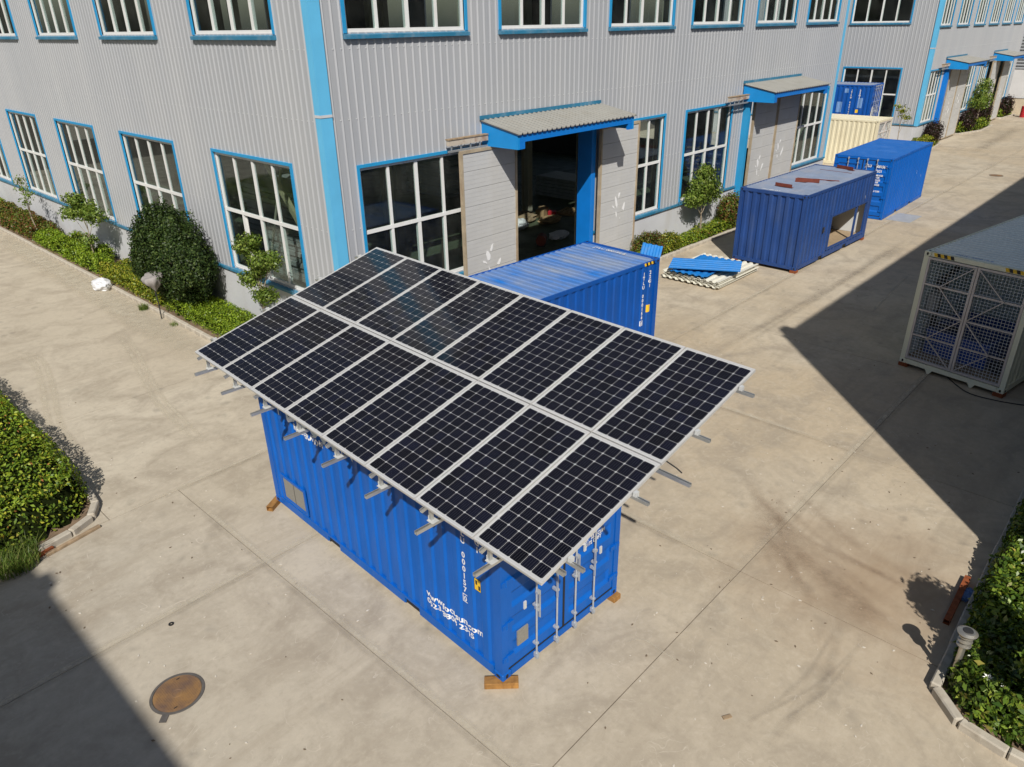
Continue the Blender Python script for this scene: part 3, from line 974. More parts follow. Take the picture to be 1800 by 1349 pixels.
_win = {}
def window(parent, w_, h_, loc, rotz, cols=4, split=None, slid=None, sill=True):
    key = (round(w_, 2), round(h_, 2), cols, split, sill)
    fw = 0.075
    rows = [(0.0, h_)] if split is None else [(0.0, split), (split, h_)]
    cw = w_ / cols
    if key not in _win:
        f = MB()
        f.box(0, w_, 0.035, 0.10, 0, fw)
        f.box(0, w_, 0.035, 0.10, h_ - fw, h_)
        f.box(0, fw, 0.035, 0.10, fw, h_ - fw)
        f.box(w_ - fw, w_, 0.035, 0.10, fw, h_ - fw)
        for i in range(1, cols):
            t = 0.10 if (i == cols / 2) else 0.075
            zc = fw
            for (za, zb2) in rows:
                a = max(za, fw) + (0.045 if za > 0 else 0)
                b = min(zb2, h_ - fw) - (0.045 if zb2 < h_ else 0)
                f.box(i * cw - t / 2, i * cw + t / 2, 0.035, 0.10, a, b)
        if split:
            f.box(fw, w_ - fw, 0.030, 0.10, split - 0.045, split + 0.045)
            # sash frames of the sliding lower lights
            for i in range(cols):
                y0 = 0.105 if i % 2 else 0.075
                xa, xb = i * cw + 0.03, (i + 1) * cw - 0.03
                f.box(xa, xa + 0.035, y0, y0 + 0.025, fw + 0.001, split - 0.046)
                f.box(xb - 0.035, xb, y0, y0 + 0.025, fw + 0.001, split - 0.046)
        t = MB()
        tw = 0.075
        t.box(-tw, 0, -0.045, 0.034, -0.02, h_ + tw)
        t.box(w_, w_ + tw, -0.045, 0.034, -0.02, h_ + tw)
        t.box(0, w_, -0.045, 0.034, h_, h_ + tw)
        sm_ = MB()
        if sill:
            sm_.add([(-tw - .02, -0.10, -0.135), (w_ + tw + .02, -0.10, -0.135), (w_ + tw + .02, 0.0, -0.135), (-tw - .02, 0.0, -0.135),
                   (-tw - .02, -0.10, -0.055), (w_ + tw + .02, -0.10, -0.055), (w_ + tw + .02, 0.033, -0.021), (-tw - .02, 0.033, -0.021)],
                  [(0, 3, 2, 1), (4, 5, 6, 7), (0, 1, 5, 4), (1, 2, 6, 5), (2, 3, 7, 6), (3, 0, 4, 7)])
        pm = []
        for (za, zb2) in rows:
            pm.append(MB().box(0.02, cw - 0.02, 0, 0.006, 0, zb2 - za).mesh('pane', M['glass']))
        _win[key] = (f.mesh('window', M['frame_white']), t.mesh('window_trim', M['trim']), pm, sm_.mesh('window_sill', M['flash']))  # sill colour darker than the trim, as if less lit
    fm, tm, pm, sme = _win[key]
    o = put('window', fm, parent, loc, rotz)
    put('window_trim', tm, o)
    if sill:
        put('window_sill', sme, o)
    for r, (za, zb2) in enumerate(rows):
        for i in range(cols):
            x = i * cw
            y = 0.066
            if slid is not None and r == 0 and i == slid:
                x, y = (i + 1) * cw - 0.12, 0.13
            put('pane', pm[r], o, (x, y, za))
    return o

_dp = {}
def door_leaf(parent, x0, x1, z0, z1, y, tears, n=10, handle=None):
    """sliding leaf: steel frame with stacked sandwich panels"""
    w_ = x1 - x0
    f = MB()
    f.box(0, 0.07, 0, 0.10, 0, z1 - z0).box(w_ - 0.07, w_, 0, 0.10, 0, z1 - z0)
    f.box(0.07, w_ - 0.07, 0, 0.10, z1 - z0 - 0.08, z1 - z0).box(0.07, w_ - 0.07, 0, 0.10, 0, 0.06)
    o = f.build('sliding_door', M['doorframe'], parent, (x0, y, z0))
    ph = (z1 - z0 - 0.14) / n
    key = (round(w_, 2), round(ph, 3))
    if key not in _dp:
        p = MB()
        g = 0.004
        a, b = 0.072, w_ - 0.072
        zz = [g, ph * 0.25, ph * 0.5, ph * 0.75, ph - g]
        p.box(a, b, 0.03, 0.07, g, ph - g)
        for s0, s1 in zip(zz[:-1], zz[1:]):
            p.box(a, b, 0.0262, 0.0295, s0 + 0.003, s1 - 0.003)
        _dp[key] = p.mesh('door_panel', M['doorpan'])
    for i in range(n):
        put('door_panel', _dp[key], o, (0, 0, 0.06 + i * ph))
    rr = random.Random(int(x0 * 100))
    for (u, v, s, ang) in tears:
        k = 7
        pts = []
        for j in range(k):
            t = 2 * math.pi * j / k
            r = s * rr.uniform(0.35, 1.0)
            a, b = r * math.cos(t) * 0.38, r * math.sin(t)
            pts.append((u + a * math.cos(ang) - b * math.sin(ang), v + a * math.sin(ang) + b * math.cos(ang)))
        m = MB()
        m.add([(px, 0.016, pz) for px, pz in pts] + [(px, 0.021, pz) for px, pz in pts], [tuple(range(k)), tuple(range(2 * k - 1, k - 1, -1))] + [(j, (j + 1) % k, k + (j + 1) % k, k + j) for j in range(k)])
        m.build('paper_remnant', M['white'], o)
    if handle is not None:
        h = MB()
        h.bar((handle, -0.06, 0.75), (handle, -0.06, 1.05), 0.025, 0.025)
        h.bar((handle, -0.06, 0.76), (handle, 0.01, 0.76), 0.025, 0.025).bar((handle, -0.06, 1.04), (handle, 0.01, 1.04), 0.025, 0.025)
        h.build('handle', M['dark_steel'], o)
    return o

def canopy(parent, x0, x1, y, zw, zf, dep, zbot):
    r = MB()
    n = max(4, round((x1 - x0) / 0.2))
    p = (x1 - x0) / n
    y1 = y - dep
    th = 0.02
    prof = []
    for i in range(n):
        b = x0 + i * p
        prof += [(b, 0.0), (b + p * 0.62, 0.0), (b + p * 0.72, 0.035), (b + p * 0.9, 0.035)]
    prof.append((x1, 0.0))
    vs = []
    for (x, d) in prof:
        vs += [(x, y - 0.035, zw + d), (x, y1 - 0.06, zf + d), (x, y - 0.035, zw + d - th), (x, y1 - 0.06, zf + d - th)]
    fs = []
    for i in range(len(prof) - 1):
        a, b = i * 4, i * 4 + 4
        fs += [(a, a + 1, b + 1, b), (a + 2, b + 2, b + 3, a + 3), (a + 1, a + 3, b + 3, b + 1)]
    r.add(vs, fs)
    o = r.build('canopy', M['canopy'], parent)
    for xs in (x0 + 0.04, x1 - 0.12):
        s = MB()
        s.add([(xs, y - 0.04, zbot), (xs, y1, zbot), (xs, y1, zf - 0.03), (xs, y - 0.04, zw - 0.03), (xs + 0.08, y - 0.04, zbot), (xs + 0.08, y1, zbot), (xs + 0.08, y1, zf - 0.03), (xs + 0.08, y - 0.04, zw - 0.03)],
              [(0, 1, 2, 3), (7, 6, 5, 4), (0, 4, 5, 1), (1, 5, 6, 2), (2, 6, 7, 3), (3, 7, 4, 0)])
        s.build('side_plate', M['jamb_bright'], o)
    MB().box(x0 + 0.125, x1 - 0.125, y1, y1 + 0.08, zf - 0.22, zf - 0.035).build('front_beam', M['jamb'], o)
    # short drop of the front beam at both ends
    MB().box(x0 + 0.125, x0 + 0.33, y1 + 0.002, y1 + 0.078, zbot, zf - 0.222).build('beam_end', M['jamb'], o)
    MB().box(x1 - 0.33, x1 - 0.125, y1 + 0.002, y1 + 0.078, zbot, zf - 0.222).build('beam_end', M['jamb'], o)
    MB().box(x0 - 0.02, x1, y - 0.06, y - 0.031, zw + 0.02, zw + 0.12).build('flashing', M['flash'], o)
    return o
M['jamb_bright'] = paint('canopy_side_blue', (0.010, 0.26, 0.66), 0.4, var=0.08)

def rail(parent, x0, x1, y, z):
    o = MB().box(x0, x1, y - 0.10, y, z + 0.10, z + 0.24).build('door_rail', M['rail'], parent)
    MB().box(x0 - 0.02, x1, y - 0.12, y + 0.02, z + 0.245, z + 0.275).build('rail_cover', M['wood_old'], o)
    b = MB()
    k = int((x1 - x0) / 0.35)
    for i in range(k):
        xx = x0 + 0.1 + i * 0.35
        b.box(xx, xx + 0.03, y - 0.075, y - 0.045, z - 0.02, z + 0.098)
    b.box(x0, x1, y - 0.085, y - 0.035, z - 0.07, z - 0.021)
    b.build('hanger_track', M['galv'], o)
M['rail'] = paint('rusty_cream_rail', (0.50, 0.44, 0.36), 0.6, var=0.1, dirt=(0.22, 0.075, 0.02), dirt_amt=1.0, dscale=2.4, streak=False)

def tears(u, v):
    return [(u, v, 0.26, 0.3), (u + 0.14, v + 0.22, 0.16, -0.5), (u + 0.02, v - 0.42, 0.15, 0.2), (u + 0.45, v - 0.25, 0.24, -0.45), (u - 0.16, v - 0.15, 0.12, 1.0), (u + 0.25, v - 0.6, 0.05, 0.6)]

ZP, ZT = 1.5, 11.2
LOWZ0, LOWZ1, SPL = 1.62, 4.93, 1.72
UPZ0, UPZ1 = 7.88, 10.3

def plinth(parent, x0, y0, x1, y1):
    o = MB().box(x0, x1, y0, y1, -0.1, ZP).build('plinth', M['plinth'], parent)
    return o

hall = empty('factory_hall')
tag(hall, 'large grey ribbed metal factory hall with sky blue trims and tall white framed windows', 'building')
HX, HY = 30.0, 40.0
# right-hand front (faces -Y): wall-local x = world x
opsR = []
upR = [(0.91, 4.58), (5.91, 9.52), (10.86, 14.46), (15.78, 19.43), (20.72, 24.25), (25.56, 28.95)]
lowR = [(0.87, 4.5), (10.8, 14.38), (15.9, 19.4), (25.72, 29.2)]
for a, b in upR:
    opsR.append((a, b, UPZ0, UPZ1))
for a, b in lowR:
    opsR.append((a, b, LOWZ0, LOWZ1))
opsR += [(5.6, 9.95, 0.0, 4.95), (20.55, 25.25, 0.0, 4.95)]
facade(hall, HX, ZP, ZT, [o if o[2] > 0 else (o[0], o[1], ZP, o[3]) for o in opsR], (0, 0, 0), 0)
for a, b in upR:
    window(hall, b - a, UPZ1 - UPZ0, (a, 0, UPZ0), 0, split=1.75)
for a, b in lowR:
    window(hall, b - a, LOWZ1 - LOWZ0, (a, 0, LOWZ0), 0, split=SPL)
for xa, xb in ((0.0, 5.6), (9.95, 20.55), (25.25, 30.0)):
    plinth(hall, xa, -0.02, xb, 0.22)
    MB().box(xa + 0.16 if xa == 0 else xa, xb, -0.085, -0.0205, ZP - 0.03, ZP + 0.05).build('base_flashing', M['flash'], hall)
# left-hand front (faces -X): wall-local x = HY - world y
upL = [(1.49, 5.34), (7.71, 11.51), (13.72, 17.41), (19.9, 23.6), (26.1, 29.8), (32.3, 36.0)]
lowL = [(1.58, 5.53), (8.05, 11.9), (14.35, 18.1), (20.4, 24.1), (26.6, 30.3), (32.6, 36.2)]
opsL = [(HY - b, HY - a, UPZ0, UPZ1) for a, b in upL] + [(HY - b, HY - a, LOWZ0, LOWZ1) for a, b in lowL]
facade(hall, HY, ZP, ZT, opsL, (0, HY, 0), -math.pi / 2, rs=-1)
for a, b in upL:
    window(hall, b - a, UPZ1 - UPZ0, (0, b, UPZ0), -math.pi / 2, split=1.75)
for i, (a, b) in enumerate(lowL):
    window(hall, b - a, LOWZ1 - LOWZ0, (0, b, LOWZ0), -math.pi / 2, split=SPL, slid=1 if i == 0 else None)
plinth(hall, -0.02, 0.221, 0.22, HY)
MB().box(-0.085, -0.0205, 0.16, HY, ZP - 0.03, ZP + 0.05).build('base_flashing', M['flash'], hall)
# far side and back walls with openings that let daylight in
opsB = [(1.5 + 6 * i, 5 + 6 * i, 1.6, 4.9) for i in range(5)] + [(1.5 + 6 * i, 5 + 6 * i, 7.9, 10.3) for i in range(5)]
facade(hall, HX, 0.0, ZT, opsB, (HX, HY, 0), math.pi, pitch=0.45)
opsE = [(3 + 6 * i, 6.5 + 6 * i, 1.6, 4.9) for i in range(6)] + [(3 + 6 * i, 6.5 + 6 * i, 7.9, 10.3) for i in range(6)]
facade(hall, HY, 0.0, ZT, opsE, (HX, 0, 0), math.pi / 2, pitch=0.45)
# corner trims
def corner_trim(parent, x, y, zb, zt, s=0.26):
    o = MB()
    for z0, z1, e in ((zb, 6.18, 0.0), (6.2, zt, 0.004)):
        o.box(x - 0.055 - e, x + s, y - 0.055 - e, y - 0.0325, z0, z1)
        o.box(x - 0.055 - e, x - 0.0325, y - 0.0324, y + s * 0.62, z0, z1)
    t = o.build('corner_trim', M['column_blue'], parent)
    MB().box(x - 0.066, x + s + 0.004, y - 0.066, y - 0.0602, 6.15, 6.21).box(x - 0.066, x - 0.0602, y - 0.06, y + s * 0.62, 6.15, 6.21).build('sealant', M['plinth'], t)
    return t
corner_trim(hall, 0, 0, ZP - 0.04, ZT)
o = MB()
o.box(HX - 0.18, HX + 0.055, -0.055, -0.0325, ZP - 0.04, ZT).box(HX + 0.0325, HX + 0.055, -0.0324, 0.2, ZP - 0.04, ZT)
o.build('corner_trim', M['column_blue'], hall)
# roof, floor and the frame inside
MB().add([(-0.4, -0.4, ZT), (HX + .4, -0.4, ZT), (HX + .4, HY + .4, ZT), (-.4, HY + .4, ZT), (-0.4, HY / 2, ZT + 2.2), (HX + .4, HY / 2, ZT + 2.2)],
         [(0, 1, 5, 4), (3, 4, 5, 2), (0, 4, 3), (1, 2, 5), (0, 3, 2, 1)]).build('roof', M['canopy'], hall)
MB().box(0.16, HX - 0.16, 0.16, HY - 0.16, -0.1, 0.03).build('floor', M['floor_in'], hall)
MB().box(5.61, 9.94, -0.05, 0.159, -0.1, 0.02).build('threshold', M['floor_in'], hall)
MB().box(20.56, 25.24, -0.05, 0.159, -0.1, 0.02).build('threshold', M['floor_in'], hall)
def column(parent, x, y, h):
    c = MB()
    c.box(x - 0.15, x + 0.15, y - 0.2, y - 0.185, 0.03, h).box(x - 0.15, x + 0.15, y + 0.185, y + 0.2, 0.03, h).box(x - 0.006, x + 0.006, y - 0.184, y + 0.184, 0.03, h)
    return c.build('steel_column', M['steel_in'], parent)
for x in (5.2, 10.4, 15.1, 20.1, 25.5):
    column(hall, x, 0.55, 11.1)
for y in (6.6, 13.0, 19.2, 25.3):
    column(hall, 0.5, y, 11.1)
for x in (7.5, 15.4):
    for y in (7.6, 17.0, 26.0):
        column(hall, x, y, 11.1)
M['brace'] = paint('cream_brace', (0.42, 0.38, 0.24), 0.6, var=0.1)
MB().bar((0.7, 0.8, 1.0), (0.7, 4.2, 4.9), 0.10, 0.16).build('brace', M['brace'], hall)
MB().cyl((0.75, 5.2, 0.8), (0.75, 3.2, 4.9), 0.04).build('brace', M['steel_in'], hall)
MB().bar((13.4, 0.7, 1.3), (12.2, 0.7, 3.6), 0.10, 0.14).build('brace', M['brace'], hall)
MB().bar((26.5, 0.7, 1.0), (28.6, 0.7, 3.2), 0.08, 0.12).build('brace', M['steel_in'], hall)
# crane beam seen high inside
MB().box(0.8, HX - 0.5, 2.0, 2.25, 6.6, 7.1).build('crane_beam', M['steel_in'], hall)
MB().box(1.6, 1.85, 2.3, HY - 0.5, 6.6, 7.1).build('crane_beam', M['steel_in'], hall)
# doors, canopies, rails
T1 = tears(0.85, 2.15)
door_leaf(hall, 3.92, 6.12, 0.08, 4.98, -0.36, tears(0.95, 1.85), handle=2.12)
door_leaf(hall, 10.15, 12.32, 0.08, 4.98, -0.36, tears(1.0, 2.35), handle=0.06)
MB().box(9.9, 10.12, -0.16, 0.40, 0.021, 4.94).build('door_jamb', M['jamb'], hall)
MB().box(5.3, 5.62, -0.16, 0.40, 0.021, 4.94).build('door_jamb', M['jamb'], hall)
rail(hall, 3.55, 5.0, -0.22, 5.05)
MB().box(5.12, 10.3, -0.32, -0.2, 5.0, 5.12).build('door_header', M['dark_steel'], hall)
canopy(hall, 5.0, 10.45, 0.0, 5.64, 5.38, 1.38, 4.98)
door_leaf(hall, 20.78, 23.0, 0.08, 4.98, -0.36, tears(0.9, 2.3), handle=2.15)
door_leaf(hall, 23.06, 25.28, 0.08, 4.98, -0.36, tears(0.5, 2.75))
MB().box(20.38, 20.56, -0.30, 0.2, 0.021, 4.94).build('door_jamb', M['trim'], hall)
rail(hall, 18.6, 20.2, -0.22, 5.0)
MB().box(20.3, 25.6, -0.32, -0.2, 5.0, 5.12).build('door_header', M['dark_steel'], hall)
canopy(hall, 20.15, 25.65, 0.0, 5.64, 5.38, 1.38, 4.98)

# the wing farther along the yard
wing = empty('factory_wing', (46.0, 0.25, 0))
tag(wing, 'grey metal factory wing in the distance beyond the cream container', 'building')
WL, WY = 25.2, 20.0
upW = [(x0 - 46, x1 - 46) for x0, x1 in ((46.2, 48.7), (50.2, 52.9), (54.4, 57.1), (58.5, 61.2), (62.5, 65.2), (66.4, 69.1))]
lowW = [(x0 - 46, x1 - 46) for x0, x1 in ((46.4, 48.9), (54.95, 57.6), (58.9, 61.2), (67.4, 69.7))]
doorsW = [(3.9, 8.6), (15.6, 20.9)]
opsW = [(a, b, 7.5, 10.2) for a, b in upW] + [(a, b, 1.62, 4.8) for a, b in lowW] + [(a, b, ZP, 4.8) for a, b in doorsW]
facade(wing, WL, ZP, ZT, opsW, (0, 0, 0), 0)
for a, b in upW:
    window(wing, b - a, 2.7, (a, 0, 7.5), 0, split=1.9)
for a, b in lowW:
    window(wing, b - a, 3.18, (a, 0, 1.62), 0, split=1.68)
opsWL = [(WY - 5.4, WY - 1.7, 7.7, 10.2), (WY - 5.35, WY - 1.65, 1.62, 4.93), (WY - 11.6, WY - 7.9, 1.62, 4.93), (WY - 11.6, WY - 7.9, 7.7, 10.2)]
facade(wing, WY, ZP, ZT, opsWL, (0, WY, 0), -math.pi / 2, rs=-1)
for a, b, c, d in opsWL:
    window(wing, b - a, d - c, (0, WY - a, c), -math.pi / 2, split=1.72)
for xa, xb in ((0, 3.9), (8.6, 15.6), (20.9, WL)):
    plinth(wing, xa, -0.02, xb, 0.22)
    MB().box(xa + (0.16 if xa == 0 else 0), xb, -0.085, -0.0205, ZP - 0.03, ZP + 0.05).build('base_flashing', M['flash'], wing)
plinth(wing, -0.02, 0.221, 0.22, WY)
MB().box(-0.085, -0.0205, 0.16, WY, ZP - 0.03, ZP + 0.05).build('base_flashing', M['flash'], wing)
corner_trim(wing, 0, 0, ZP - 0.04, ZT, 0.3)
MB().box(-0.4, WL + .2, -0.4, WY, ZT + 0.001, ZT + 0.4).build('roof', M['canopy'], wing)
MB().box(0.16, WL, 0.16, WY, -0.1, 0.03).build('floor', M['floor_in'], wing)
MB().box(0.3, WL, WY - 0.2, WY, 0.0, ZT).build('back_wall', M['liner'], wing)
MB().box(WL - 0.2, WL, 0.15, WY - 0.2, 0.0, ZT).build('end_wall', M['clad'], wing)
door_leaf(wing, 3.95, 6.25, 0.08, 4.8, -0.36, tears(1.0, 2.2))
door_leaf(wing, 6.3, 8.6, 0.08, 4.8, -0.36, tears(0.8, 2.6))
door_leaf(wing, 15.3, 17.5, 0.08, 4.8, -0.36, tears(1.0, 2.2))
door_leaf(wing, 18.9, 21.1, 0.08, 4.8, -0.36, tears(0.9, 2.2))
MB().box(3.6, 3.9, -0.30, 0.2, 0.021, 4.79).build('door_jamb', M['jamb'], wing)
rail(wing, 1.9, 3.4, -0.22, 4.9)
rail(wing, 14.2, 15.9, -0.22, 4.9)
canopy(wing, 3.4, 8.3, 0.0, 5.45, 5.2, 1.4, 4.8)
canopy(wing, 16.1, 20.4, 0.0, 5.4, 5.15, 1.4, 4.8)

# what stands beyond the wing
lb = empty('louvred_building', (73.5, -0.4, 0))
tag(lb, 'grey louvred building with white lower wall at the far right edge', 'building')
MB().box(0, 10, 0, 14, 0, 3.6).build('wall', M['white_wall'], lb)
MB().box(0.05, 10, 0.05, 14, 3.6, 10.5).build('upper_wall', M['louvre'], lb)
lm_ = MB().bar((0, 0, 0), (0, 13.9, 0), 0.09, 0.05).mesh('louvre_slat', M['louvre'])
lm2 = MB().bar((0, 0, 0), (10, 0, 0), 0.09, 0.05).mesh('louvre_slat', M['louvre'])
for i in range(26):
    put('louvre_slat', lm_, lb, (0.0, 0.05, 3.7 + i * 0.26))
    put('louvre_slat', lm2, lb, (0.0, 0.0, 3.7 + i * 0.26))
bw = MB().box(0, 0.2, 0, 12, 0, 1.3).build('boundary_wall', M['beige_wall'], None, (72.6, -6.0, 0))
MB().box(-0.05, 0.25, -0.02, 12.02, 1.302, 1.38).build('coping', M['plinth'], bw)
tag(bw, 'low beige boundary wall with grey coping at the far end of the yard', 'wall')

# two halls behind the camera that throw the big shadows on the yard
def back_hall(name, loc, wx, wy, h, label, sx, sy):
    b = empty(name, loc)
    xa, xb = (0, wx) if sx > 0 else (-wx, 0)
    ya, yb = (0, wy) if sy > 0 else (-wy, 0)
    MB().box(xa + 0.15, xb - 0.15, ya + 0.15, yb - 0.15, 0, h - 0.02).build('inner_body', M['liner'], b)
    ops = [(2 + 6 * i, 5.6 + 6 * i, 1.62, 4.93) for i in range(int(wx / 6))] + [(2 + 6 * i, 5.6 + 6 * i, 7.88, 10.3) for i in range(int(wx / 6))]
    facade(b, wx, 0, h, ops, (xb, yb, 0), math.pi, pitch=0.45)
    for a, c, z0, z1 in ops[:4] + ops[int(wx / 6):int(wx / 6) + 4]:
        window(b, c - a, z1 - z0, (xb - a, yb, z0), math.pi, split=1.72)
    facade(b, wy, 0, h, [], (xa, yb, 0), -math.pi / 2, pitch=0.45)
    facade(b, wy, 0, h, [], (xb, ya, 0), math.pi / 2, pitch=0.45)
    facade(b, wx, 0, h, [], (xa, ya, 0), 0, pitch=0.45)
    MB().box(xa - 0.05, xb + 0.05, ya - 0.05, yb + 0.05, h - 0.019, h + 0.001).build('roof', M['canopy'], b)
    tag(b, label, 'building')
    return b
rh = back_hall('shading_hall', (0.2, -16.6, 0), 60, 24, 12.0, 'grey metal hall beside the yard whose long shadow falls round the white mesh-door container', 1, -1)
MB().box(0.4, 0.75, 0.03, 0.32, 11.7, 12.02).build('rainwater_head', M['canopy'], rh)
MB().box(0.5, 0.62, 0.03, 0.13, 0.0, 11.7).build('downpipe', M['canopy'], rh)
lh = back_hall('shading_hall', (-17.4, -11.6, 0), 24, 26, 12.0, 'grey metal hall whose shadow falls beside the rusty manhole cover', -1, -1)
MB().box(0.03, 0.2, -0.75, -0.35, 11.6, 12.0).build('rainwater_head', M['canopy'], lh)
MB().box(0.03, 0.13, -0.62, -0.5, 0.0, 11.6).build('downpipe', M['canopy'], lh)

# ------------------------------------------------------------------ shipping containers
CW, CL, CH = 2.438, 6.058, 2.591
def cor(u, pitch, depth):
    t = u % pitch
    a, s = pitch * 0.36, pitch * 0.13
    if t < a:
        return 0.0
    if t < a + s:
        return depth * (t - a) / s
    if t < pitch - s:
        return depth
    return depth * (pitch - t) / s
def cor_breaks(u0, u1, pitch):
    a, s = pitch * 0.36, pitch * 0.13
    out = [u0]
    k = math.floor(u0 / pitch)
    while k * pitch < u1:
        for e in (0, a, a + s, pitch - s):
            v = k * pitch + e
            if u0 < v < u1:
                out.append(v)
        k += 1
    return out + [u1]
def cor_sheet(u0, u1, z0, z1, pitch, depth, fn, holes=()):
    """folded sheet: fn(u, d, z) gives the point; holes are (ua, ub, za, zb)"""
    br = sorted({round(x, 5) for x in cor_breaks(u0, u1, pitch)} | {h for q in holes for h in q[:2]})
    mb = MB()
    for a, b in zip(br[:-1], br[1:]):
        da, db = cor(a + 1e-7, pitch, depth), cor(b - 1e-7, pitch, depth)
        iv = [(z0, z1)]
        for q in holes:
            if q[0] < b - 1e-6 and q[1] > a + 1e-6:
                iv = [(z0, q[2]), (q[3], z1)]
        for za, zb in iv:
            mb.quad(fn(a, da, za), fn(b, db, za), fn(b, db, zb), fn(a, da, zb))
    return mb

_cast = {}
def castings(parent, L, H, mat):
    if mat.name not in _cast:
        c = MB().box(-0.004, 0.174, -0.004, 0.158, 0, 0.118).mesh('corner_casting', mat, bevel=0.012)
        n = 10
        pts = [(math.cos(2 * math.pi * i / n) * 0.026, math.sin(2 * math.pi * i / n) * 0.038) for i in range(n)]  # flat black patches stand in for the shade in the holes
        hs = [MB().add([(-0.0055, 0.075 + a, 0.06 + b) for a, b in pts], [tuple(range(n))]).mesh('casting_hole_shade', M['casting']),
              MB().add([(0.085 + b * 1.1, -0.0055, 0.06 + a) for a, b in pts], [tuple(range(n))]).mesh('casting_hole_shade', M['casting']),
              MB().add([(0.05, 0.05, -0.0015), (0.12, 0.05, -0.0015), (0.12, 0.10, -0.0015), (0.05, 0.10, -0.0015)], [(0, 1, 2, 3)]).mesh('casting_hole_shade', M['casting'])]
        _cast[mat.name] = (c, hs)
    cm, hm = _cast[mat.name]
    for x, sx in ((0, 1), (L, -1)):
        for y, sy in ((0, 1), (CW, -1)):
            for z, sz in ((0, 1), (H, -1)):
                o = put('corner_casting', cm, parent, (x, y, z))
                o.scale = (sx, sy, sz)
                for q in hm:
                    put('casting_hole_shade', q, o)

_door = {}
def door_pair(parent, L, H, mat, handles=True):
    """two leaves at the end x = 0, outward -x"""
    zb, zt = 0.155, H - 0.135
    hw = CW / 2 - 0.115 - 0.020
    key = (mat.name, round(H, 2))
    if key not in _door:
        mb = MB()
        y0, y1 = 0.0, hw
        X0 = 0.018
        rec = [(zb + 0.16 + i * (zt - zb - 0.2) / 5, zb + 0.16 + i * (zt - zb - 0.2) / 5 + 0.27) for i in range(5)]
        ya, yb = 0.09, hw - 0.09
        zs = [zb] + [z for r in rec for z in r] + [zt]
        for i in range(0, len(zs), 2):
            mb.quad((X0, y0, zs[i]), (X0, y1, zs[i]), (X0, y1, zs[i + 1]), (X0, y0, zs[i + 1]))
        dd, sl_ = 0.035, 0.06
        for r0, r1 in rec:
            mb.quad((X0, y0, r0), (X0, ya, r0), (X0, ya, r1), (X0, y0, r1))
            mb.quad((X0, yb, r0), (X0, y1, r0), (X0, y1, r1), (X0, yb, r1))
            ia, ib, ic, id_ = (X0 + dd, ya + 0.03, r0 + sl_), (X0 + dd, yb - 0.03, r0 + sl_), (X0 + dd, yb - 0.03, r1 - sl_), (X0 + dd, ya + 0.03, r1 - sl_)
            oa, ob, oc, od = (X0, ya, r0), (X0, yb, r0), (X0, yb, r1), (X0, ya, r1)
            mb.quad(ia, ib, ic, id_)
            mb.quad(oa, ob, ib, ia)
            mb.quad(ob, oc, ic, ib)
            mb.quad(oc, od, id_, ic)
            mb.quad(od, oa, ia, id_)
        for (p0, p1) in (((y0, zb), (y1, zb)), ((y1, zb), (y1, zt)), ((y1, zt), (y0, zt)), ((y0, zt), (y0, zb))):
            mb.quad((X0, p0[0], p0[1]), (X0, p1[0], p1[1]), (X0 + 0.06, p1[0], p1[1]), (X0 + 0.06, p0[0], p0[1]))
        dm = mb.mesh('door', mat)
        g = MB()
        g.box(0.020, 0.055, -0.004, -0.001, zb, zt)
        g.box(0.012, 0.055, hw + 0.001, hw + 0.0195, zb, zt)
        g.box(0.012, 0.055, -0.004, hw + 0.0195, zb - 0.026, zb - 0.001)
        g.box(0.012, 0.055, -0.004, hw + 0.0195, zt + 0.001, zt + 0.022)
        gm = g.mesh('gasket', M['rubber'])
        r = MB()
        r.cyl((-0.035, 0, 0.06), (-0.035, 0, H - 0.06), 0.014, n=10)
        for z in (0.05, H - 0.12):
            r.box(-0.058, 0.0, -0.026, 0.026, z, z + 0.065)
            r.box(-0.066, -0.03, -0.020, 0.020, z - 0.03, z + 0.02)
        for z in (zb + 0.12, 0.95, 1.55, zt - 0.15):
            r.box(-0.054, 0.017, -0.026, 0.026, z, z + 0.03)
        rm = r.mesh('lock_rod', M['rod'])
        h = MB()
        h.bar((-0.062, 0.030, 0.76), (-0.062, 0.030, 1.22), 0.03, 0.012, (0, 1, 0))
        h.box(-0.068, -0.02, -0.012, 0.046, 1.17, 1.21)
        h.box(-0.055, 0.017, 0.012, 0.048, 0.86, 0.90)
        hm_ = h.mesh('handle', M['rod'])
        hg = MB().box(-0.012, 0.016, -0.10, 0.10, 0, 0.07).cyl((-0.004, -0.02, -0.02), (-0.004, -0.02, 0.09), 0.018, n=8).mesh('hinge', mat)
        _door[key] = (dm, gm, rm, hm_, hg)
    dm, gm, rm, hm_, hg = _door[key]
    out = []
    for k in range(2):
        o = put('door', dm, parent, (0, 0.115, 0) if k == 0 else (0, CW - 0.115, 0))
        if k:
            o.scale = (1, -1, 1)
        put('gasket', gm, o)
        for z in (zb + 0.18, zb + 0.75, zb + 1.45, zt - 0.25):
            put('hinge', hg, o, (0, 0, z))
        for yy in (0.50, 0.91):
            put('lock_rod', rm, o, (0, yy, 0))
        if handles:
            put('handle', hm_, o, (0, 0.50, 0))
            q = put('handle', hm_, o, (0, 0.91, 0.12))
            q.scale = (1, -1, 1)
        out.append(o)
    return out

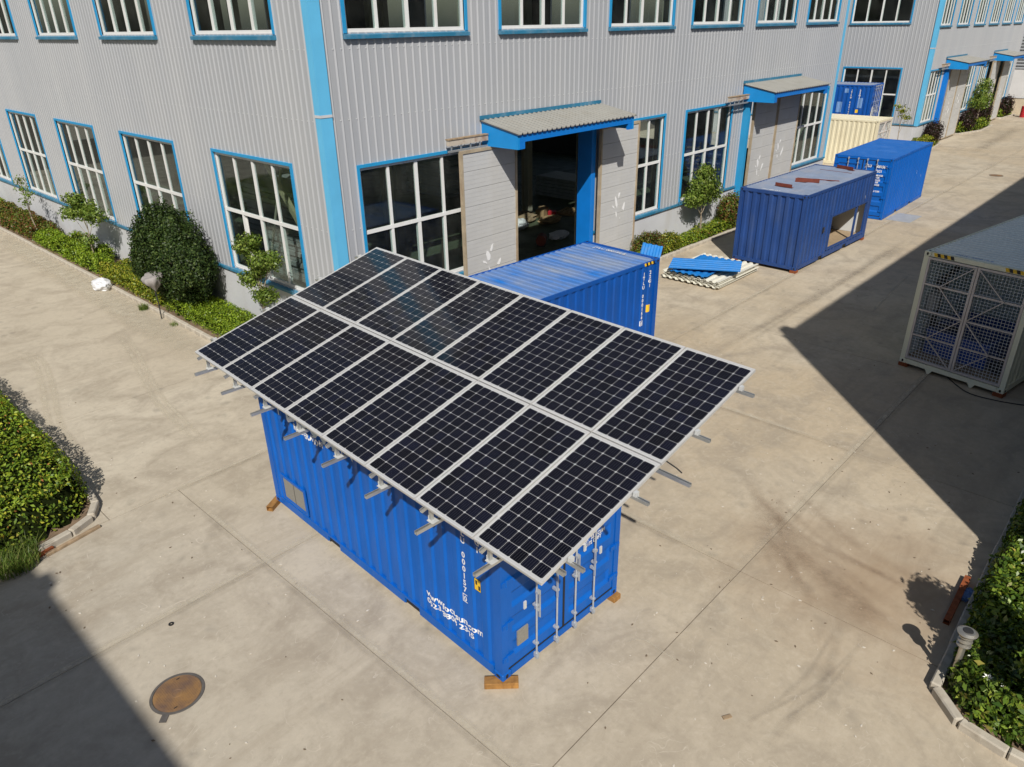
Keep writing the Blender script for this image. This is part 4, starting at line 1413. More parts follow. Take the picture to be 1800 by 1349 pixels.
_mesh_door = {}
def mesh_doors(parent, H, frame_mat):
    zb, zt = 0.15, H - 0.13
    hw = CW / 2 - 0.115 - 0.006
    key = round(H, 2)
    if key not in _mesh_door:
        f = MB()
        t = 0.05
        f.box(0, t, 0, t, zb, zt).box(0, t, hw - t, hw, zb, zt).box(0, t, t, hw - t, zb, zb + t).box(0, t, t, hw - t, zt - t, zt)
        qs = [zb + (zt - zb) * k / 4 for k in (1, 2, 3)]
        for z in qs:
            f.box(0.004, t - 0.004, t, hw - t, z - 0.018, z + 0.018)
        b = MB()
        cy = hw * 0.36
        for (lo_, mi, hi_) in ((zb + t, qs[0], qs[1] - 0.02), (qs[1] + 0.02, qs[2], zt - t)):
            b.bar((-0.012, hw - t, lo_), (-0.012, cy, mi), 0.02, 0.035, (1, 0, 0))
            b.bar((-0.012, cy, mi), (-0.012, hw - t, hi_), 0.02, 0.035, (1, 0, 0))
        wm = MB()
        y = t
        while y < hw - t:
            wm.bar((0.058, y, zb + t), (0.058, y, zt - t), 0.0065, 0.0065)
            y += 0.075
        z = zb + t
        while z < zt - t:
            wm.bar((0.053, t, z), (0.050, hw - t, z), 0.007, 0.007)
            z += 0.075
        _mesh_door[key] = (f.mesh('mesh_door', frame_mat), b.mesh('diagonal_bars', frame_mat), wm.mesh('wire_mesh', M['wire']))
    for k in range(2):
        o = put('mesh_door', _mesh_door[key][0], parent, (-0.005, 0.115, 0) if k == 0 else (-0.005, CW - 0.115, 0))
        if k:
            o.scale = (1, -1, 1)
        put('diagonal_bars', _mesh_door[key][1], o)
        put('wire_mesh', _mesh_door[key][2], o)

def container(name, loc, rotz, body, roof, label, L=CL, H=CH, front='doors', back='end', holes=(), lining=None, frame_mat=None, group='shipping containers in the yard', casting=None):
    fm = frame_mat or body
    c = empty(name, loc, rotz)
    tag(c, label, 'container', group)
    f = MB()
    for x0, x1 in ((0.002, 0.15), (L - 0.15, L - 0.002)):
        f.box(x0, x1, 0.002, 0.11, 0.119, H - 0.119)
        f.box(x0, x1, CW - 0.11, CW - 0.002, 0.119, H - 0.119)
    for x0, x1 in ((0.004, 0.10), (L - 0.10, L - 0.004)):
        f.box(x0, x1, 0.164, CW - 0.164, 0.01, 0.125)
        f.box(x0, x1, 0.164, CW - 0.164, H - 0.11, H - 0.008)
    pk = [(1.78, 2.14), (L - 2.14, L - 1.78)] if L < 8 else []
    for y0, y1 in ((0.002, 0.05), (CW - 0.05, CW - 0.002)):
        f.box(0.18, L - 0.18, y0, y1, 0.122, 0.165)
        xs = [0.18] + [v for q in pk for v in q] + [L - 0.18]
        for i in range(0, len(xs), 2):
            f.box(xs[i], xs[i + 1], y0, y1, 0.01, 0.1215)
        f.box(0.18, L - 0.18, y0, y0 + 0.048 if y0 < 1 else y1, H - 0.10, H - 0.012)
    f.build('frame', fm, c)
    for a, b in pk:
        MB().box(a + .002, b - .002, 0.03, CW - 0.03, 0.012, 0.12).build('fork_pocket_shade', M['casting'], c)  # solid black box painted as the shade inside the pocket
    castings(c, L, H, casting or fm)
    sp = []
    for k in range(2):
        fn = (lambda u, d, z: (u, 0.010 + d, z)) if k == 0 else (lambda u, d, z: (u, CW - 0.010 - d, z))
        sp.append(cor_sheet(0.15, L - 0.15, 0.16, H - 0.095, 0.278, 0.028, fn, holes if k == 0 else ()).build('side_panel', body, c))
    rp = cor_sheet(0.10, L - 0.10, 0.045, CW - 0.045, 0.209, 0.02, lambda u, d, z: (u, z, H - 0.016 - d)).build('roof_panel', roof, c)
    MB().box(0.1, L - 0.1, 0.052, CW - 0.052, 0.124, 0.15).build('floor', M['plywood'], c)
    if front == 'doors':
        c_d = door_pair(c, L, H, body)
    elif front == 'mesh':
        mesh_doors(c, H, M['doorbar'])
        c_d = None
    else:
        cor_sheet(0.11, CW - 0.11, 0.12, H - 0.11, 0.304, 0.045, lambda u, d, z: (0.012 + d, u, z)).build('end_panel', body, c)
        c_d = None
    if back == 'end':
        cor_sheet(0.11, CW - 0.11, 0.12, H - 0.11, 0.304, 0.045, lambda u, d, z: (L - 0.012 - d, u, z)).build('end_panel', body, c)
    if lining:
        m = MB()
        m.quad((0.16, CW - 0.07, 0.15), (L - 0.16, CW - 0.07, 0.15), (L - 0.16, CW - 0.07, H - 0.07), (0.16, CW - 0.07, H - 0.07))
        m.quad((L - 0.08, 0.07, 0.15), (L - 0.08, CW - 0.07, 0.15), (L - 0.08, CW - 0.07, H - 0.07), (L - 0.08, 0.07, H - 0.07))
        m.quad((0.12, 0.07, H - 0.06), (L - 0.08, 0.07, H - 0.06), (L - 0.08, CW - 0.07, H - 0.06), (0.12, CW - 0.07, H - 0.06))
        if not holes:
            m.quad((0.16, 0.07, 0.15), (L - 0.16, 0.07, 0.15), (L - 0.16, 0.07, H - 0.07), (0.16, 0.07, H - 0.07))
        m.build('lining', lining, c)
    return c, c_d, sp, rp
M['doorbar'] = paint('grey_door_tube', (0.62, 0.58, 0.55), 0.5, 0.2, var=0.1)

def on_side(c, panel, txt, size, u0, z, mat, name='lettering', lift=0.004, side=1, **kw):
    """lettering on the side y = CW (side=1, read with +x to the left) or y = 0 (side=0); u0 = x where it starts"""
    if side == 1:
        fn = lambda u, v: (u0 - u, CW - 0.010 - cor(u0 - u, 0.278, 0.028) + lift, z + v)
        br = [u0 - b for b in cor_breaks(0.15, CL - 0.15, 0.278)]
    else:
        fn = lambda u, v: (u0 + u, 0.010 + cor(u0 + u, 0.278, 0.028) - lift, z + v)
        br = [b - u0 for b in cor_breaks(0.15, CL - 0.15, 0.278)]
    return text_obj(name, txt, size, mat, panel, fn, br, **kw)
def on_door(d, txt, size, y, z, mat, lift=0.003, leaf=0, **kw):
    """lettering on a door leaf; y = container-local y of the text's left end (text runs towards -y)"""
    if leaf == 0:
        fn = lambda u, v: (0.018 - lift, y - u - 0.115, z + v)
    else:
        fn = lambda u, v: (0.018 - lift, (CW - 0.115) - (y - u), z + v)
    return text_obj('lettering', txt, size, mat, d, fn, None, **kw)

# --- the blue container that carries the solar array (doors towards the camera)
_a1 = R(-2.378)
C1o = (-4.88 + CW * math.cos(_a1), -10.11 + CW * math.sin(_a1), 0.10)
c1, d1, s1, r1 = container('shipping_container', C1o, R(90) + _a1, M['blue'], M['roof_dusty'], 'bright blue shipping container carrying the tilted solar array, doors towards the camera')
# long side facing left is local y = CW; distance from the door end is local x
on_side(c1, s1[1], 'www.focusun.com', 0.155, 1.60, 0.50, M['white'], bold=0.004, sx=1.04)
on_side(c1, s1[1], '0523-8808 2345', 0.13, 1.60, 0.37, M['white'], bold=0.003, sx=1.22)
on_side(c1, s1[1], 'JTLU 000157', 0.125, 0.73, 2.25, M['white'], stack=True, step=0.93, bold=0.004)
on_side(c1, s1[1], '22G1', 0.125, 0.45, 2.25, M['white'], stack=True, step=0.93, bold=0.004)
on_side(c1, s1[1], '0', 0.115, 0.73, 0.93, M['white'], stack=True, bold=0.003)
def side_patch(parent, u0, u1, z0, z1, mat, name, lift=0.003, side=1, frame=None):
    mb = MB()
    br = [b for b in cor_breaks(0.15, CL - 0.15, 0.278) if u0 < b < u1]
    us = [u0] + br + [u1]
    yy = (lambda u: CW - 0.010 - cor(u, 0.278, 0.028) + lift) if side == 1 else (lambda u: 0.010 + cor(u, 0.278, 0.028) - lift)
    for a, b in zip(us[:-1], us[1:]):
        if frame is None:
            mb.quad((a, yy(a), z0), (b, yy(b), z0), (b, yy(b), z1), (a, yy(a), z1))
        else:
            mb.quad((a, yy(a), z0), (b, yy(b), z0), (b, yy(b), z0 + frame), (a, yy(a), z0 + frame))
            mb.quad((a, yy(a), z1 - frame), (b, yy(b), z1 - frame), (b, yy(b), z1), (a, yy(a), z1))
    if frame:
        for a, b in ((u0, u0 + frame), (u1 - frame, u1)):
            mb.quad((a, yy(a), z0 + frame), (b, yy(b), z0 + frame), (b, yy(b), z1 - frame), (a, yy(a), z1 - frame))
    return mb.build(name, mat, parent)
side_patch(s1[1], 0.675, 0.785, 0.905, 1.045, M['white'], 'check_digit_box', frame=0.014)
side_patch(s1[1], 0.40, 0.53, 1.26, 1.46, M['black'], 'sticker_border', 0.003)
side_patch(s1[1], 0.407, 0.523, 1.268, 1.452, M['yellow'], 'warning_sticker', 0.0045)
side_patch(s1[1], 0.42, 0.455, 1.29, 1.36, M['black'], 'sticker_print', 0.006)
side_patch(s1[1], 0.475, 0.51, 1.36, 1.43, M['black'], 'sticker_print', 0.006)
# large pale logo, mostly under the edge of the panels, and the line of small capitals below it
on_side(c1, s1[1], 'FOCUSUN', 0.62, 5.45, 2.07, M['logo'], sx=0.80, bold=0.02)
on_side(c1, s1[1], 'REFRIGERATION', 0.155, 4.95, 1.93, M['white'], sx=0.78, bold=0.006)
# vent near the far end of the long side
v_ = MB()
v_.box(4.86, 5.70, CW - 0.012, CW + 0.012, 0.22, 0.27).box(4.86, 5.70, CW - 0.012, CW + 0.012, 0.70, 0.75).box(4.86, 4.92, CW - 0.012, CW + 0.012, 0.27, 0.70).box(5.64, 5.70, CW - 0.012, CW + 0.012, 0.27, 0.70)
vf = v_.build('vent_frame', M['blue'], c1)
M['screen'] = paint('grey_vent_mesh', (0.27, 0.26, 0.23), 0.7, 0.1, var=0.1, vscale=30)
MB().box(4.922, 5.275, CW - 0.03, CW - 0.004, 0.272, 0.698).build('vent_screen', M['screen'], vf)
MB().box(5.285, 5.638, CW - 0.03, CW - 0.004, 0.272, 0.698).build('vent_screen', M['screen'], vf)
MB().box(5.276, 5.284, CW - 0.03, CW - 0.001, 0.272, 0.698).build('vent_bar', M['black'], vf)
# small round-cornered hatch recess near the door post
# door details (leaf 1 = left leaf seen from outside)
dl, dr = d1[1], d1[0]
MB().box(-0.004, 0.017, 0.17, 0.37, 0.45, 0.70).build('vent_cover', M['screen'], dl)
t_ = MB()
t_.add([(0.0135, 0.19, 1.80), (0.0135, 0.33, 1.80), (0.0135, 0.26, 1.63)], [(0, 1, 2)])
t_.build('sticker_border', M['red'], dl)
t_ = MB()
t_.add([(0.0125, 0.205, 1.793), (0.0125, 0.315, 1.793), (0.0125, 0.26, 1.66)], [(0, 1, 2)])
t_.build('warning_sticker', M['white'], dl)
for i, (tx, z) in enumerate((('JTLU 000157 0', 2.24), ('22G1', 2.10))):
    on_door(dr, tx, 0.10, 1.05, z, M['white'], bold=0.003, sx=0.8)
for tx, z in (('MAX.GR.  30,480 KGS', 1.90), ('            67,200 LBS', 1.82), ('TARE      2,200 KGS', 1.72), ('             4,850 LBS', 1.64), ('CUB.CAP.  33.2 CUM', 1.37), ('           1,172 CUFT', 1.29)):
    on_door(dr, tx, 0.085, 1.02, z, M['white'], bold=0.003, sx=0.86)
for k, (yy, zz) in enumerate(((0.30, 1.0), (0.66, 1.25))):
    MB().box(-0.002, 0.017, yy, yy + 0.045, zz, zz + 0.12).build('handle_stay', M['galv_rod'], dl)
    MB().box(-0.002, 0.017, yy, yy + 0.045, zz, zz + 0.12).build('handle_stay', M['galv_rod'], dr)

# --- second blue container in front of the open hall door (doors at its far end)
_a2 = R(-3.23)
C2o = (-0.0948 + CL * math.cos(_a2) - CW * math.sin(_a2), -5.066 + CL * math.sin(_a2) + CW * math.cos(_a2), 0.004)
c2, d2, s2, r2 = container('shipping_container', C2o, math.pi + _a2, M['blue_b'], M['roof_dusty'], 'blue shipping container with dusty roof between solar array and open hall door')
on_side(c2, s2[1], 'JTLU 000154', 0.125, 0.62, 2.25, M['white'], stack=True, step=0.93, bold=0.004)
on_side(c2, s2[1], '22G1', 0.125, 0.36, 2.25, M['white'], stack=True, step=0.93, bold=0.004)
on_side(c2, s2[1], '8', 0.115, 0.62, 0.93, M['white'], stack=True, bold=0.003)
side_patch(s2[1], 0.565, 0.675, 0.905, 1.045, M['white'], 'check_digit_box', frame=0.014)
side_patch(s2[1], 0.30, 0.42, 1.22, 1.42, M['yellow'], 'warning_sticker', 0.003)
text_obj('lettering', 'JTLU 000154 8', 0.17, M['white'], r2, lambda u, v: (0.28 - v * 0.9 + 0.1, 0.55 + u, CH - 0.010), bold=0.003)
def hazard(parent, x0, x1, fn):
    k = 6
    for i in range(k):
        a, b = x0 + (x1 - x0) * i / k, x0 + (x1 - x0) * (i + 1) / k
        MB().add([fn(a, 0), fn(b, 0), fn(b + (b - a) * 0.4, 1), fn(a + (b - a) * 0.4, 1)], [(0, 1, 2, 3)]).build('hazard_stripe', M['yellow' if i % 2 else 'black'], parent)
hazard(c2, 0.20, 0.62, lambda u, t: (u, CW + 0.001, CH - 0.095 + 0.075 * t))

# --- faded blue container with a hatch cut in its long side
_a3 = R(-1.543)
c3, _, s3, r3 = container('shipping_container', (14.87, -5.41, 0.10), _a3, M['blue_old'], M['roof_old'], 'faded blue shipping container with rectangular hatch cut in its side and rusty scraps on top', front='end', back='doors_far', holes=((2.46, 5.72, 0.28, 1.46),), lining=M['inner_white'])
cor_sheet(0.11, CW - 0.11, 0.12, CH - 0.11, 0.304, 0.045, lambda u, d, z: (CL - 0.012 - d, u, z)).build('end_panel', M['blue_old'], c3)
hf = MB()
hf.box(2.41, 2.47, -0.006, 0.07, 0.23, 1.52).box(5.71, 5.77, -0.006, 0.07, 0.23, 1.52).box(2.47, 5.71, -0.006, 0.07, 0.23, 0.29).box(2.47, 5.71, -0.006, 0.07, 1.45, 1.52)
hf.box(4.72, 4.80, 0.0, 0.065, 0.29, 1.45)
hf.build('hatch_frame', M['blue_old'], c3)
MB().box(1.80, 1.88, -0.02, 0.009, 1.0, 1.2).build('lock_box', M['dark_steel'], c3)
side_patch(s3[0], 5.42, 5.47, 1.62, 1.74, M['white'], 'sticker', side=0)
text_obj('lettering', 'JTLU 000152 2', 0.11, M['white'], r3, lambda u, v: (0.22 + v, 1.75 - u, CH - 0.0095), bold=0.003)
MB().box(4.9, 5.5, 1.6, 2.2, 0.151, 1.1).build('inner_cabinet', M['inner_white'], c3)

# --- blue container with doors towards the camera, behind the faded one
_a4 = R(1.682)
c4, d4, s4, r4 = container('shipping_container', (24.587, -5.026, 0.004), _a4, M['blue'], M['roof_blue'], 'clean blue shipping container with smooth blue roof standing behind the faded one')
for tx, sz, y, z in (('JTLU', 0.15, 1.10, 2.18), ('000156', 0.15, 0.66, 2.18), ('5', 0.14, 0.24, 2.18), ('22G1', 0.15, 0.66, 1.99)):
    on_door(d4[0], tx, sz, y, z, M['white'], bold=0.005, sx=0.85)
for tx, z in (('MAX.GR. 30,480 KGS', 1.83), ('           67,200 LBS', 1.74), ('TARE     2,200 KGS', 1.63), ('            4,850 LBS', 1.54), ('NET     28,280 KGS', 1.43), ('CUB.CAP. 33.2 CUM', 1.16)):
    on_door(d4[0], tx, 0.095, 1.05, z, M['white'], bold=0.004, sx=0.86)
side_patch(s4[0], 4.32, 4.40, 1.35, 1.52, M['white'], 'sticker', side=0)
side_patch(s4[0], 5.2, 5.24, 1.1, 1.2, M['white'], 'sticker', side=0)

# --- cream container with mesh doors beside the hall end
c5, _, s5, _ = container('shipping_container', (39.72, -0.08, 0.004), R(91), M['cream'], M['cream'], 'cream shipping container with mesh doors beside the end of the hall', H=2.62, front='mesh', lining=M['inner_white'])

# --- blue container raised on a low trailer behind the cream one
c6, d6, s6_, _ = container('shipping_container', (43.9, 2.15, 1.62), R(95), M['blue_b'], M['roof_old'], 'weathered blue shipping container with peeled white patches raised behind the cream one')
on_side(c6, s6_[1], 'JTLU 000148', 0.15, 1.25, 2.2, M['white'], stack=True, step=0.95, bold=0.006)
on_side(c6, s6_[1], '22G1', 0.15, 0.75, 2.2, M['white'], stack=True, step=0.95, bold=0.006)
side_patch(s6_[1], 0.70, 0.86, 0.93, 1.13, M['yellow'], 'warning_sticker')
side_patch(s6_[1], 0.52, 0.80, 1.22, 1.82, M['logo_line'], 'faded_patch')
side_patch(s6_[1], 1.72, 2.05, 0.92, 1.55, M['logo_line'], 'faded_patch')
side_patch(s6_[1], 1.45, 1.68, 2.1, 2.35, M['logo_line'], 'faded_patch')
m = MB()
m.add([(0.0125, 0.25, 0.2), (0.0125, 0.78, 0.2), (0.0125, 0.72, 1.2), (0.0125, 0.58, 1.35), (0.0125, 0.40, 1.22), (0.0125, 0.32, 0.8)], [(0, 1, 2, 3, 4, 5)])
m.build('peeled_patch', M['white'], d6[1])
tr_ = empty('flatbed_trailer', (43.9, 2.15, 0), R(95))
tag(tr_, 'low flatbed trailer under the raised weathered blue container', 'trailer')
MB().box(-0.3, 6.5, 0.1, 2.34, 1.42, 1.60).build('bed', M['dark_steel'], tr_)
for x in (1.0, 2.2, 5.2):
    for y in (0.18, 2.02):
        wh = MB().cyl((x, y, 0.5), (x, y + 0.25, 0.5), 0.5, n=20).build('wheel', M['rubber'], tr_)
        MB().cyl((x, y - 0.01, 0.5), (x, y + 0.26, 0.5), 0.27, n=14).build('rim', M['galv'], wh)
    MB().cyl((x, 0.44, 0.5), (x, 2.0, 0.5), 0.08).bar((x, 0.6, 0.58), (x, 0.6, 1.42), 0.2, 0.1).bar((x, 1.84, 0.58), (x, 1.84, 1.42), 0.2, 0.1).build('axle', M['dark_steel'], tr_)

# --- long pale container with mesh doors in the shade
_a7 = R(-9.673)
HC = 2.896
c7, _, s7, r7 = container('shipping_container', (8.9076, -13.0, 0.10), _a7, M['pale'], M['pale_roof'], 'long pale green white container with lattice mesh doors standing in the shade', L=12.19, H=HC, front='mesh', lining=M['inner_cyan'])
def top_end(u, t):
    return (0.0005, u, HC - 0.10 + 0.085 * t)
hazard(c7, 1.75, 2.2, top_end)
hazard(c7, 0.2, 0.65, top_end)
text_obj('lettering', 'FBGU 450219 8', 0.14, M['logo_line'], r7, lambda u, v: (0.22 + v * 0.8, 1.85 - u, HC - 0.012), bold=0.002, sx=0.9)
for yy in (0.62, 1.62):
    MB().add([(-0.002, yy, 0.01), (-0.002, yy + 0.17, 0.01), (-0.002, yy + 0.11, -0.09), (-0.002, yy + 0.06, -0.09), (0.06, yy, 0.01), (0.06, yy + 0.17, 0.01), (0.06, yy + 0.11, -0.09), (0.06, yy + 0.06, -0.09)],
             [(0, 1, 2, 3), (7, 6, 5, 4), (0, 4, 5, 1), (1, 5, 6, 2), (2, 6, 7, 3), (3, 7, 4, 0)]).build('lug', M['pale'], c7)
def at7(x, y, z=0.0):
    return (8.9076 + x * math.cos(_a7) - y * math.sin(_a7), -13.0 + x * math.sin(_a7) + y * math.cos(_a7), 0.10 + z)
MB().box(3.3, 3.36, 0.08, CW - 0.08, 0.151, HC - 0.07).build('bounce_wall', M['inner_cyan'], c7)  # added wall that bounces light back towards the mesh doors
tk = empty('water_tank', at7(0.65, 0.75, 0.151), _a7)
tag(tk, 'royal blue open tank inside the lattice door container', 'tank')
MB().box(0, 2.2, 0, 1.45, 0, 0.06).box(0, 0.05, 0, 1.45, 0.06, 0.62).box(2.15, 2.2, 0, 1.45, 0.06, 0.62).box(0.05, 2.15, 0, 0.05, 0.06, 0.62).box(0.05, 2.15, 1.40, 1.45, 0.06, 0.62).build('tub', M['tank_blue'], tk)
MB().box(-0.03, 2.23, -0.03, 0.0, 0.58, 0.66).box(-0.03, 2.23, 1.45, 1.48, 0.58, 0.66).box(-0.03, -0.001, 0, 1.45, 0.58, 0.66).build('rim', M['tank_blue'], tk)
pp = empty('pipe_stand', at7(0.95, 2.25, 0.151), _a7)
tag(pp, 'black elbow pipework at the left inside the lattice door container', 'pipe')
MB().tube([(0, 0, 0), (0, 0, 1.9), (0.35, -0.15, 2.15)], 0.07).build('riser', M['black'], pp)
MB().cyl((-0.1, 0, 1.75), (0.1, 0, 1.75), 0.13, n=14).build('flange', M['black'], pp)
MB().tube([(0.0, 0, 0.7), (0.0, -0.75, 0.7)], 0.05).build('branch_pipe', M['black'], pp)
cb = empty('control_box', at7(0.5, 2.17, 1.25), _a7)
tag(cb, 'small grey control box on the left wall inside the lattice door container', 'box')
MB().box(0, 0.35, 0, 0.16, 0, 0.5).build('case', M['plate'], cb, bevel=0.01)
MB().box(0.05, 0.30, -0.012, -0.001, 0.08, 0.42).build('cover', M['inner_white'], cb)
fb = MB()
fb.prism([(0, 0), (0.5, 0.03), (0.55, 0.45), (0.25, 0.6), (-0.05, 0.4)], 0, 0.22)
fb = fb.build('folded_tarp', M['black'], None, at7(0.6, 0.12, 0.151), _a7, bevel=0.05)
tag(fb, 'dark folded tarpaulin on the floor right of the blue tank', 'tarpaulin')

# ------------------------------------------------------------------ solar array
TILT = R(15.0)
PW, PL, GAP = 0.992, 1.956, 0.02
arr = empty('solar_array', (-5.2611, -3.4035, 2.692), R(-3.039))
tag(arr, 'tilted array of sixteen dark solar panels on galvanised racking above the blue container', 'solar array')
tz = 3.1251 - 2.692
f = MB()
fw, th = 0.018, 0.038
f.box(0, PL, 0, fw, -th, 0).box(0, PL, PW - fw, PW, -th, 0).box(0, fw, fw, PW - fw, -th, 0).box(PL - fw, PL, fw, PW - fw, -th, 0)
pan_me = f.mesh('solar_panel', M['alu'])
back_me = MB().box(fw, PL - fw, fw, PW - fw, -0.012, -0.006).mesh('backsheet', M['backsheet'])
pit = 0.1555
cs, ch = pit - 0.0042, 0.013
def cell_poly(x, y):
    h = cs / 2
    return [(x - h + ch, y - h), (x + h - ch, y - h), (x + h, y - h + ch), (x + h, y + h - ch), (x + h - ch, y + h), (x - h + ch, y + h), (x - h, y + h - ch), (x - h, y - h + ch)]
def cell_mesh(name, centres, fn):
    vs, fs, uv = [], [], []
    for (x, y) in centres:
        n = len(vs)
        pl = cell_poly(x, y)
        vs += [fn(px, py, -0.0035) for px, py in pl]
        fs.append(tuple(range(n, n + 8)))
        uv += [((py - y) / cs + 0.5, (px - x) / cs + 0.5) for px, py in pl]
    me = bpy.data.meshes.new(name)
    me.from_pydata(vs, [], fs)
    l = me.uv_layers.new(name='bus')
    for i, q in enumerate(uv):
        l.data[i].uv = q
    me.materials.append(M['cell'])
    return me
mx0, my0 = (PL - 12 * pit) / 2 + pit / 2, (PW - 6 * pit) / 2 + pit / 2
one_cell = cell_mesh('solar_cell', [(0, 0)], lambda x, y, z: (x, y, z))
ct, st_ = math.cos(TILT), math.sin(TILT)
rest = []
for i in range(8):
    for j in range(2):
        b0, y0 = j * (PL + GAP), -(i * (PW + GAP) + PW)
        p = put('solar_panel', pan_me, arr, (b0 * ct, y0, tz + b0 * st_))
        p.rotation_euler = (0, -TILT, 0)
        put('backsheet', back_me, p)
        if (i, j) in ((7, 0), (6, 0), (5, 0), (7, 1)):
            for a in range(12):
                for c in range(6):
                    put('solar_cell', one_cell, p, (mx0 + a * pit, my0 + c * pit, 0))
        else:
            rest += [(b0 + mx0 + a * pit, y0 + my0 + c * pit) for a in range(12) for c in range(6)]
o = put('solar_cells', cell_mesh('solar_cells', rest, lambda x, y, z: (x * ct - z * st_, y, tz + x * st_ + z * ct)), arr)
o['kind'] = 'stuff'
def inpl(b, d):
    return (b * ct - d * st_, tz + b * st_ + d * ct)
def strut(a, b, s=0.041):
    """slotted channel: three walls and lips"""
    a, b = Vector(a), Vector(b)
    d = (b - a).normalized()
    sd = d.cross(Vector((0, 0, 1)))
    if sd.length < 1e-4:
        sd = Vector((0, 1, 0))
    sd.normalize()
    u = sd.cross(d).normalized()
    m = MB()
    t = 0.0035
    m.bar(a - u * (s / 2 - t / 2), b - u * (s / 2 - t / 2), s, t, u)
    m.bar(a + sd * (s / 2 - t / 2), b + sd * (s / 2 - t / 2), t, s - 2 * t, u)
    m.bar(a - sd * (s / 2 - t / 2), b - sd * (s / 2 - t / 2), t, s - 2 * t, u)
    m.bar(a + sd * (s * 0.33) + u * (s / 2 - t / 2), b + sd * (s * 0.33) + u * (s / 2 - t / 2), s * 0.34, t, u)
    m.bar(a - sd * (s * 0.33) + u * (s / 2 - t / 2), b - sd * (s * 0.33) + u * (s / 2 - t / 2), s * 0.34, t, u)
    return m
yend = -(8 * PW + 7 * GAP)
for x in (0.62, 2.98):
    strut((x, 0.18, 0.025), (x, yend + 0.24, 0.025), 0.05).build('base_beam', M['galv'], arr)
for b in (0.39, 1.45, 2.60, 3.53):
    x, z = inpl(b, -0.0585)
    q = strut((x, 0.2, z), (x, yend - 0.21, z)).build('purlin', M['galv'], arr)
    for ye in (0.04, yend - 0.04):
        MB().box(x - 0.03, x + 0.03, ye - 0.02, ye + 0.02, z + 0.021, z + 0.075).build('end_clamp', M['galv_rod'], q)
for k in range(8):
    y = -(0.10 + 1.015 * k)
    strut((-0.11, y, 0.073), (3.55, y, 0.073), 0.045).build('lower_strut', M['galv'], arr)
    xa, za = inpl(-0.04, -0.10)
    xb, zb = inpl(3.75, -0.10)
    strut((xa, y, za), (xb, y, zb), 0.041).build('upper_strut', M['galv'], arr)
    for b in (0.14, 1.95, 3.40):
        xp, zp = inpl(b, -0.10)
        strut((xp, y + 0.045, 0.06), (xp, y + 0.045, zp), 0.041).build('post', M['galv'], arr)
        MB().box(xp - 0.05, xp + 0.05, y - 0.035, y + 0.075, 0.096, 0.102).box(xp - 0.028, xp + 0.028, y + 0.067, y + 0.073, 0.06, 0.16).build('bracket', M['galv_rod'], arr)
# clamps along the low edge and a short cable end
for i in range(1, 8):
    y = -(i * (PW + GAP)) + GAP / 2
    for b in (0.39, 1.45, 2.60, 3.53):
        x, z = inpl(b, 0.0035)
        q = MB().box(-0.022, 0.022, -0.018, 0.018, -0.003, 0.003).build('mid_clamp', M['alu'], arr, (x, y, z))
        q.rotation_euler = (0, -TILT, 0)
xw, zw = inpl(2.1, -0.08)
MB().tube([(xw, yend + 0.05, zw), (xw + 0.02, yend - 0.10, zw - 0.05), (xw + 0.02, yend - 0.17, zw - 0.08)], 0.008, 6).build('cable', M['black'], arr)

# ------------------------------------------------------------------ blocks under the containers
def block(name, loc, rotz, dims, mat, label, group=None):
    o = MB().box(-dims[0] / 2, dims[0] / 2, -dims[1] / 2, dims[1] / 2, 0, dims[2]).build(name, mat, None, loc, rotz, bevel=0.006)
    return tag(o, label, 'block', group)
block('timber_block', (-4.86, -10.06, 0.0), R(-46), (0.46, 0.14, 0.098), M['timber'], 'orange timber block under the nearest corner of the solar container')
o = MB()
for a, b, c, d in ((-0.06, 0.06, 0.0, 0.006), (-0.06, 0.06, 0.092, 0.098)):
    o.box(-0.22, 0.22, a, b, c, d)
o.box(-0.22, 0.22, -0.06, -0.054, 0.006, 0.092).box(-0.22, 0.22, 0.054, 0.06, 0.006, 0.092)
tb = o.build('steel_tube_block', M['timber'], None, (-4.66, -4.05, 0), R(30))
tag(tb, 'short orange square tube under the far left corner of the solar container', 'block')
block('timber_block', (-2.50, -10.13, 0.0), R(-2), (0.16, 0.3, 0.098), M['timber'], 'orange timber block under the door corner beside the hinges of the solar container')
block('timber_block', (-2.25, -4.2, 0.0), R(-2), (0.3, 0.16, 0.098), M['timber'], 'timber block hidden under the rear corner of the solar container')
def packers(o3, ang, L, h, mat, what, group):
    for x, y, where in ((0.1, 0.1, what[0]), (0.1, CW - 0.1, what[1]), (L - 0.1, 0.1, what[2]), (L - 0.1, CW - 0.1, what[3])):
        block('packing_block', (o3[0] + x * math.cos(ang) - y * math.sin(ang), o3[1] + x * math.sin(ang) + y * math.cos(ang), 0), ang, (0.22, 0.22, h), mat, where, group)
packers((14.87, -5.41), _a3, CL, 0.098, M['rust'], ('rusty block under the nearest corner of the faded hatch container', 'rusty block under the faded container corner beside the sheet stack', 'rusty block under the faded container corner below its hatch', 'rusty block under the faded container corner towards the hall wall'), 'blocks under the hatch container')
packers((8.9076, -13.0), _a7, 12.19, 0.098, M['rust'], ('rusty block under the right door corner of the lattice door container', 'rusty block under the left door corner of the lattice door container', 'rusty block under the far rack-side corner of the lattice door container', 'rusty block under the far yard-side corner of the lattice door container'), 'blocks under the lattice door container')

